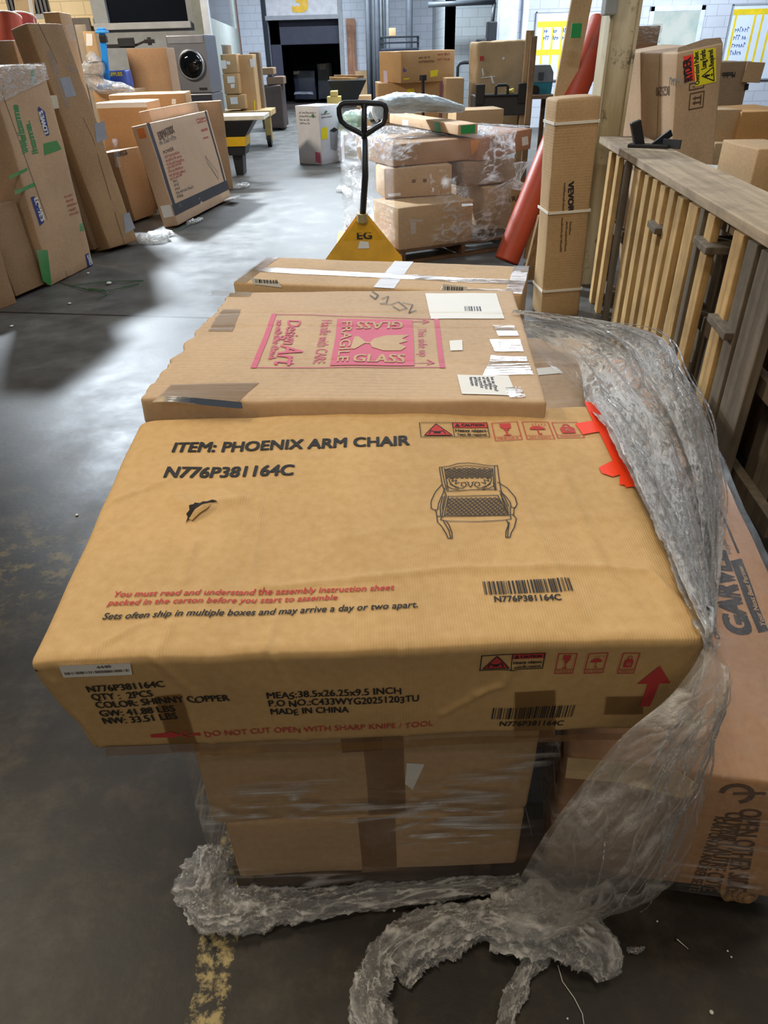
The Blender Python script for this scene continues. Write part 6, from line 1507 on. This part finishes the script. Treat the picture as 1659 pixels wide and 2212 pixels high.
# ================================================================== FAR END
# black bin with a yellow band under a board
bp = atz(522, 375); by = bp.y
bn = empty('waste_bin', (bp.x, by, 0), 'black bin with a broad yellow band under a pale board, beyond the left row', 'bin')
def bz_(y): return aty(520, y, by).z
w1, w2_, w3 = [aty(b_, 300, by).x - aty(a_, 300, by).x for a_, b_ in ((478, 560), (500, 540), (508, 528))]
zt_, zy1, zy0, zl = bz_(258), bz_(292), bz_(312), bz_(332)
def rrect(m, secs):
    for (z0, z1, a0, a1, d0, d1) in secs:
        vs = [V((-a0/2,-d0/2,z0)),V((a0/2,-d0/2,z0)),V((a0/2,d0/2,z0)),V((-a0/2,d0/2,z0)),V((-a1/2,-d1/2,z1)),V((a1/2,-d1/2,z1)),V((a1/2,d1/2,z1)),V((-a1/2,d1/2,z1))]
        m.add(vs, [(0,3,2,1),(4,5,6,7),(0,1,5,4),(1,2,6,5),(2,3,7,6),(3,0,4,7)])
    return m
rrect(MB(), [(zy1, zt_, w2_*1.15, w1*1.1, 0.5, 0.6)]).build('bin_body', M_BLACK, bn)
rrect(MB(), [(zy0, zy1, w2_*1.1, w2_*1.16, 0.5, 0.52)]).build('yellow_band', plain('band_yellow', (230, 186, 30), 0.45), bn)
rrect(MB(), [(zl, zy0, w2_*.85, w2_*1.08, 0.42, 0.48), (0.0, zl, w3*.8, w3*1.1, 0.3, 0.34)]).build('bin_foot', plain('bin_grey', (44, 46, 50), 0.5), bn)
a_, b_ = aty(430, 250, by), aty(575, 256, by)
bb = MB().bbox((a_.x, by-0.25, zt_+0.004), (b_.x, by+0.45, zt_+0.06), 0.006); tag(bb.build('pale_board', plain('board_cream', (226, 222, 206), 0.5)), 'pale board lying across the black and yellow bin', 'board')
# boxes on the trolley at the back
TY = 15.6
zbase = aty(520, 238, TY).z
tr_ = empty('pallet_trolley', (aty(525, 250, TY).x, TY, 0), 'low wooden trolley under the labelled cartons at the back left', 'trolley')
tw_ = (aty(585,250,TY).x - aty(465,250,TY).x)/2
MB().bbox((-tw_, 0, zbase-0.12), (tw_, 0.9, zbase-0.02), 0.01).build('deck', wood('trolley_wood', (208, 176, 122), 0), tr_)
MB().bbox((-tw_*.95, -0.02, zbase-0.05), (tw_*.35, 0.4, zbase+0.03), 0.01).build('packing_wood', wood('packing_wood', (214, 184, 128), 0), tr_) if False else None
for sx in (-1, 1):
    m = MB(); m.tube([V((sx*tw_*.85-0.04, 0.1, 0.12)), V((sx*tw_*.85+0.04, 0.1, 0.12))], 0.12, 18); m.build('wheel', M_BLACK, tr_)
    MB().bbox((sx*tw_*.85-0.06, 0.02, 0.12), (sx*tw_*.85+0.06, 0.2, zbase-0.12), 0.01).build('caster_frame', plain('caster_brass', (170, 150, 96), 0.4, 0.3), tr_)
def tbox(name, label, x0, x1, y0, y1, mat, seed, dy=0.0, d=0.5, cat='box'):
    M, w, h = facing(TY + dy, x0, x1, y0, None, y1); return make_box(name, label, cat, M, w, d, h, mat, 0.012, 0.12, 0.008, seed)
C_STK = cardboard('cardboard_stack', (184, 146, 98))
k1 = tbox('carton', 'top carton with a white shipping label in the column at the back left', 478, 512, 117, 158, C_STK, 121)
k2 = tbox('carton', 'middle carton with two white labels in the column at the back left', 483, 516, 158.5, 204, C_STK, 122)
k3 = tbox('carton', 'bottom carton of the labelled column at the back left', 488, 530, 204.5, 236, C_STK, 123)
for b, qs in ((k1, (((478+0,148),(490,148),(488,130),(477,130)), ((490,139),(498,139),(497,132),(489,132)))), (k2, (((492,180),(508,179),(506,164),(490,165)), ((499,191),(507,190),(507,181),(498,182)))), (k3, (((498,225),(514,224),(512,209),(496,210)),))): labels(b, 'front', qs, 'paper_label', W_LABEL, 0.004)
labels(k1, 'front', [((473+6,131),(480,131),(480,118),(479,118))], 'green_label', K_GREEN, 0.004)
k4 = tbox('tall_carton', 'tall open-topped carton right of the labelled column at the back left', 514, 552, 118, 246, C_STK, 124, 0.25)
labels(k4, 'front', [((542,146),(552,144),(551,126),(539,128))], 'paper_label', W_LABEL, 0.004); labels(k4, 'front', [((552-2,242),(552,240),(551,216),(549,216))], 'yellow_label', W_YELLOW, 0.004)
k5 = tbox('carton', 'narrow brown upright carton behind the tall open-topped one', 545, 566, 113, 246, cardboard('cardboard_shade', (110, 92, 72)), 125, 0.75, 0.3)
m = MB(); m.lathe([(0.001,0),(0.09,0),(0.09,0.13),(0.10,0.13),(0.10,0.15),(0.001,0.15)], V((aty(490,117,TY+.2).x, TY+0.25, k1.M.col[3][2]+k1.h+0.002)), 20); tag(m.build('tape_roll', plain('tub_white', (206, 206, 204), 0.5), None, True), 'white tub sitting on the labelled carton column', 'tub')
SY = 19.0
sb = tag(make_box('dark_carton', None, None, facing(SY, 558, 606, 186, 0.05)[0], facing(SY, 558, 606, 186, 0.05)[1], 0.9, facing(SY, 558, 606, 186, 0.05)[2], plain('dark_wrap', (66, 54, 52), 0.5), 0.02, 0.1, 0.03, 126).o, 'dark brown wrapped load standing left of the dock opening', 'load')
for i, (x0_, x1_, y0_, lab) in enumerate(((560, 592, 150, 'upper dark flattened carton on the brown wrapped load'), (575, 612, 172, 'lower dark flattened carton on the brown wrapped load'))):
    z = facing(SY, x0_, x1_, y0_, 1.0); zt2 = sb.matrix_world.col[3][2] + facing(SY, 558, 606, 186, 0.05)[2]
    p = aty(x0_, 180, SY); w_ = aty(x1_, 180, SY).x - p.x
    tag(MB().bbox((p.x, SY+0.1, zt2 + 0.02 + (1-i)*0.20), (p.x + w_, SY+0.7, zt2 + 0.18 + (1-i)*0.18), 0.02, Matrix.Translation((0,0,0))).build('flattened_carton', (C_DARK, cardboard('cardboard_dk2', (96, 72, 58)))[i]), lab, 'box')
jx = empty('pallet_jack', atz(590, 275), 'pallet jack with pale wheels parked beside the trolley at the back left', 'pallet jack')
jo = V(jx.location)
MB().bbox((-0.22, 0, 0.10), (0.22, 0.35, 0.22), 0.03).build('frame', plain('jack_dull', (196, 180, 130), 0.5), jx)
for sx in (-0.14, 0.14):
    m = MB(); m.tube([V((sx-0.04, 0.05, 0.1)), V((sx+0.04, 0.05, 0.1))], 0.10, 16); m.build('wheel', M_BLACK, jx)
m = MB(); m.tube([V((0, 0.1, 0.2)), V((0.02, 0.05, 0.5))], 0.05, 12); m.build('pump', plain('jack_dull', (196, 180, 130), 0.5), jx)
# right of the dock opening
ab = atz(760, 236); ay = 20.0
td = empty('tipping_tub', (aty(752,200,ay).x, ay, 0), 'black tipping tub of scrap lumber to the right of the dock opening', 'tub')
def ax2(x): return aty(x, 190, ay).x - td.location.x
def az2(y): return aty(752, y, ay).z
m = MB(); zz0, zz1 = az2(216), az2(172)
rrect(m, [(zz0, zz1, ax2(778)-ax2(738), ax2(792)-ax2(710), 0.8, 1.1)]); m.build('tub_body', M_BLACK, td)
for sx in (-0.35, 0.35):
    m = MB(); m.tube([V((sx-.05, 0, 0.13)), V((sx+.05, 0, 0.13))], 0.13, 16); m.build('wheel', M_BLACK, td)
    MB().bbox((sx-.04, -.2, .13), (sx+.04, .2, zz0), 0.01).build('leg', M_BLACK, td)
for i, (x0_, x1_, y_, r_) in enumerate(((712, 770, 166, -0.05), (722, 775, 162, -0.10), (735, 785, 164, 0.06))):
    p, q_ = aty(x0_, y_+3, ay-0.2+i*0.2), aty(x1_, y_ + 5 - i*2, ay-0.1+i*0.2); m = MB(); m.beam(p, q_, 0.12, 0.06)
    tag(m.build('scrap_board', wood('scrap%d' % i, ((176,136,88),(150,112,74),(130,98,70))[i], 0)), ('nearest', 'middle', 'farthest')[i] + ' of the scrap boards heaped in the black tipping tub', 'board', 'scrap boards in the tipping tub')
for i, (x0_, x1_, y0_, y1_) in enumerate(((706, 736, 209, 222), (713, 729, 197, 208.5))):
    M, w_, h_ = facing(18.6, x0_, x1_, y0_, 0.0 if i == 0 else None, None if i == 0 else y1_)
    if i == 0: h0 = h_
    else: M = M @ Matrix.Translation((0, 0, h0 + 0.004 - M.col[3][2]))
    make_box('yellow_carton', ('lower', 'upper')[i] + ' of two small yellowish cartons in front of the black tipping tub', 'box', M, w_, 0.4, h_, cardboard('cardboard_yellow', (196, 168, 90)), 0.01, 0.15, 0.005, 130+i)
make_box('carton', 'small brown and white carton beside the stack of two big cartons', 'box', facing(14.5, 775, 802, 207, 0.0)[0], facing(14.5, 775, 802, 207, 0.0)[1], 0.4, facing(14.5, 775, 802, 207, 0.0)[2], C_TAN, 0.01, 0.15, 0.006, 133)
m = MB(); p = aty(762, 170, YB-0.25); q_ = aty(762, 40, YB-0.2); m.bbox((p.x-0.14, YB-0.25, 0.02), (p.x+0.14, YB-0.05, q_.z), 0.01); tag(m.build('tall_timber', wood('timber', (158, 116, 92), 2)), 'tall brown timber standing against the wall right of the dock opening', 'board')
m = MB(); m.bbox((aty(768,160,YB-.3).x, YB-0.6, 0.0), (aty(794,160,YB-.3).x, YB-0.1, aty(780,153,YB-.3).z), 0.01); tag(m.build('carton', C_TAN), 'pale brown carton at the foot of the tall timber', 'box')
# pipes
for i, (px, r_, c_) in enumerate(((795, .07, (120,126,134)), (800, .05, (96,102,112)), (808, .05, (140,146,152)), (815, .08, (110,116,126)), (823, .05, (150,156,160)), (830, .05, (112,118,126)), (838, .05, (142,148,154)), (884, .10, (118,124,134)))):
    p = aty(px, 80, 24.5 + 0.1*(i % 3)); m = MB(); m.tube([V((p.x, p.y, 0)), V((p.x, p.y, 5))], r_, 14)
    tag(m.build('wall_pipe', plain('pipe%d' % i, c_, 0.4, 0.2), None, True), ('leftmost', 'second from left', 'third from left', 'thick fourth', 'fifth', 'sixth', 'seventh', 'separate right-hand')[i] + ' vertical grey pipe in the recess right of the dock', 'pipe', 'vertical pipes in the recess')
m = MB(); p, q_ = aty(925, 10, 21.6), aty(1070, 4, 21.6); m.tube([p, q_], 0.06, 12); pt = tag(m.build('wall_pipe', plain('pipe_h', (96, 104, 112), 0.4, 0.2), None, True), 'horizontal grey pipe high across the recess', 'pipe')
m = MB(); m.tube([aty(1068, 5, 21.6), aty(1062, 60, 21.6)], 0.05, 10); m.build('drop_pipe', plain('pipe_h', (96, 104, 112), 0.4, 0.2), pt, True)
# black workbench in the recess
wb2 = empty('tool_chest', (aty(862,120,23).x, 23.0, 0), 'black tool chest with an open shelf frame in the recess right of the dock', 'chest')
def wx2(x): return aty(x, 110, 23).x - wb2.location.x
def wz2(y): return aty(862, y, 23).z
MB().bbox((wx2(822), 0, 0), (wx2(905), 0.6, wz2(104)), 0.02).build('cabinet', plain('chest_black', (28, 34, 48), 0.4), wb2)
for xx in (824, 903): MB().bbox((wx2(xx)-.03, 0.02, wz2(104)), (wx2(xx)+.03, 0.08, wz2(78)), 0.005).build('shelf_post', M_DKSTEEL, wb2)
for yy in (80, 92): MB().bbox((wx2(822), 0.0, wz2(yy)-.02), (wx2(905), 0.3, wz2(yy)+.02), 0.005).build('shelf', M_DKSTEEL, wb2)
for i in range(3): MB().bbox((wx2(826), -0.012, 0.1+i*.4), (wx2(901), 0.0, 0.42+i*.4), 0.006).build('drawer', plain('chest_front', (36, 42, 58), 0.35), wb2)
make_box('carton', 'tiny brown carton on the shelf of the black tool chest', 'box', Matrix.Translation((aty(840,70,23.1).x, 23.05, wz2(80)+0.025)), aty(855,70,23.1).x-aty(840,70,23.1).x, 0.2, wz2(62)-wz2(80), C_TAN, 0.01, 0.1, 0.004, 134)
pr = tag(MB().bbox((aty(945,150,21).x, 21.0, 0.0), (aty(962,150,21).x, 21.5, aty(950,128,21).z), 0.02).build('red_cabinet', plain('cabinet_maroon', (96, 44, 46), 0.5)), 'dark red cabinet beside the grey block wall', 'cabinet')
dcc = tag(MB().bbox((aty(1053,80,17.4).x, 17.4, 0), (aty(1073,80,17.4).x, 17.7, aty(1060,46,17.4).z), 0.02).bbox((aty(1031,95,17.4).x, 17.4, 0), (aty(1051,95,17.4).x, 17.7, aty(1040,84,17.4).z), 0.02).build('electric_cabinet', plain('cabinet_black', (34, 38, 46), 0.45)), 'black electrical cabinet left of the white column', 'cabinet')
hg = empty('hand_truck', (aty(1003,150,16).x, 16.0, 0), 'grey tube-framed hand truck left of the crumpled tan carton', 'hand truck')
def hx(x, y): p = aty(x, y, 16.0); return V((p.x - hg.location.x, 0, p.z))
m = MB(); m.tube([V((hx(989,160).x, 0, 0.1)), hx(989,145), hx(993,137), hx(1003,135), hx(1018,135), hx(1024,140), V((hx(1024,160).x, 0, 0.1))], 0.03, 10); m.build('frame', M_DKSTEEL, hg, True)
MB().bbox((hx(989,160).x, -0.2, 0.0), (hx(1024,160).x, 0.02, 0.03), 0.005).build('toe_plate', M_DKSTEEL, hg)
for s_ in (989, 1024):
    m = MB(); m.tube([V((hx(s_,160).x-.03, 0.08, 0.12)), V((hx(s_,160).x+.03, 0.08, 0.12))], 0.12, 14); m.build('wheel', M_BLACK, hg)
# pallets of goods in the trailer
for i, (x0_, x1_, y0_, lab) in enumerate(((633, 680, 152, 'left dark film-wrapped load inside the dock trailer'), (684, 719, 136, 'right dark film-wrapped load inside the dock trailer'))):
    M, w_, h_ = facing(29.0 + i*0.2, x0_, x1_, y0_, 0.1); b = make_box('wrapped_load', lab, 'load', M, w_, 1.0, h_, plain('load_dark%d' % i, (40+i*8, 44+i*6, 58), 0.3), 0.03, 0.2, 0.04, 140+i)
    xx = (634, 690)[i]; labels(b, 'front', [((xx,150 if i else 160),(xx+14,150 if i else 160),(xx+14,138 if i else 153),(xx,138 if i else 153))] , 'paper_label', plain('paper_shade', (190, 178, 160), 0.6), 0.03)
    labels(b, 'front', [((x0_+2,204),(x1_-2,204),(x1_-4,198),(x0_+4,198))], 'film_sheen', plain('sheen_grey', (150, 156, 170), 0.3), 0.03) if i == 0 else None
# whiteboards
def board(name, label, x0_, y0_, x1_, y1_, cols, rows, taps, Y=17.98):
    a_, b_ = aty(x0_, y1_, Y), aty(x1_, y0_, Y); t = empty(name, (a_.x, Y, a_.z), label, 'whiteboard')
    w_, h_ = b_.x-a_.x, b_.z-a_.z
    MB().bbox((0, -0.03, 0), (w_, 0, h_), 0.005).build('panel', plain('whiteboard', (214, 226, 240), 0.3, var=0.02, bump=0.0), t)
    f = MB(); e_ = 0.03
    for q_ in (((0,-.04,0),(w_,0,e_)), ((0,-.04,h_-e_),(w_,0,h_)), ((0,-.04,0),(e_,0,h_)), ((w_-e_,-.04,0),(w_,0,h_))): f.bbox(*q_, 0.004)
    f.build('frame', plain('board_frame', (170, 178, 190), 0.4, 0.3), t)
    YT = plain('tape_yellow', (232, 204, 40), 0.5)
    for f_ in rows: MB().box((0.04, -.034, h_*f_-.05), (w_-.04, -.031, h_*f_+.05)).build('tape_row', YT, t)
    for f_ in cols: MB().box((w_*f_-.022, -.0345, 0.05), (w_*f_+.022, -.0312, h_*taps)).build('tape_column', YT, t)
    return t, w_, h_
t1, w1_, h1_ = board('whiteboard', 'whiteboard with a yellow tape grid on the right wall, left of the window', 1146, 20, 1345, 175, (.10, .21, .32, .43, .55, .67, .78, .90), (.82, .42), .82)
t2, w2b, h2b = board('whiteboard', 'whiteboard with yellow tape columns at the upper right corner', 1548, 6, 1700, 175, (.10, .46, .60, .76), (.90,), .9)
rg = random.Random(3)
HW = plain('marker_blue', (96, 120, 176), 0.6)
for t, w_, h_, n_, u0 in ((t1, w1_, h1_, 5, .11), (t2, w2b, h2b, 1, .14)):
    for i in range(n_):
        ik = Ink()
        for j in range(2 if n_ > 1 else 4): ik.scrawl(w_*(u0 + .11*i), h_*(.70 - .10*j - (.0 if n_ > 1 else .05)), .07 if n_ > 1 else .08, w_*(.06 if n_ > 1 else .26)*(0.6 + 0.4*rg.random()), 0, 90 + i*5 + j, .014)
        mesh('marker_writing', [V((p.x, -.036, p.y)) for p in ik.v], ik.f, HW, t)
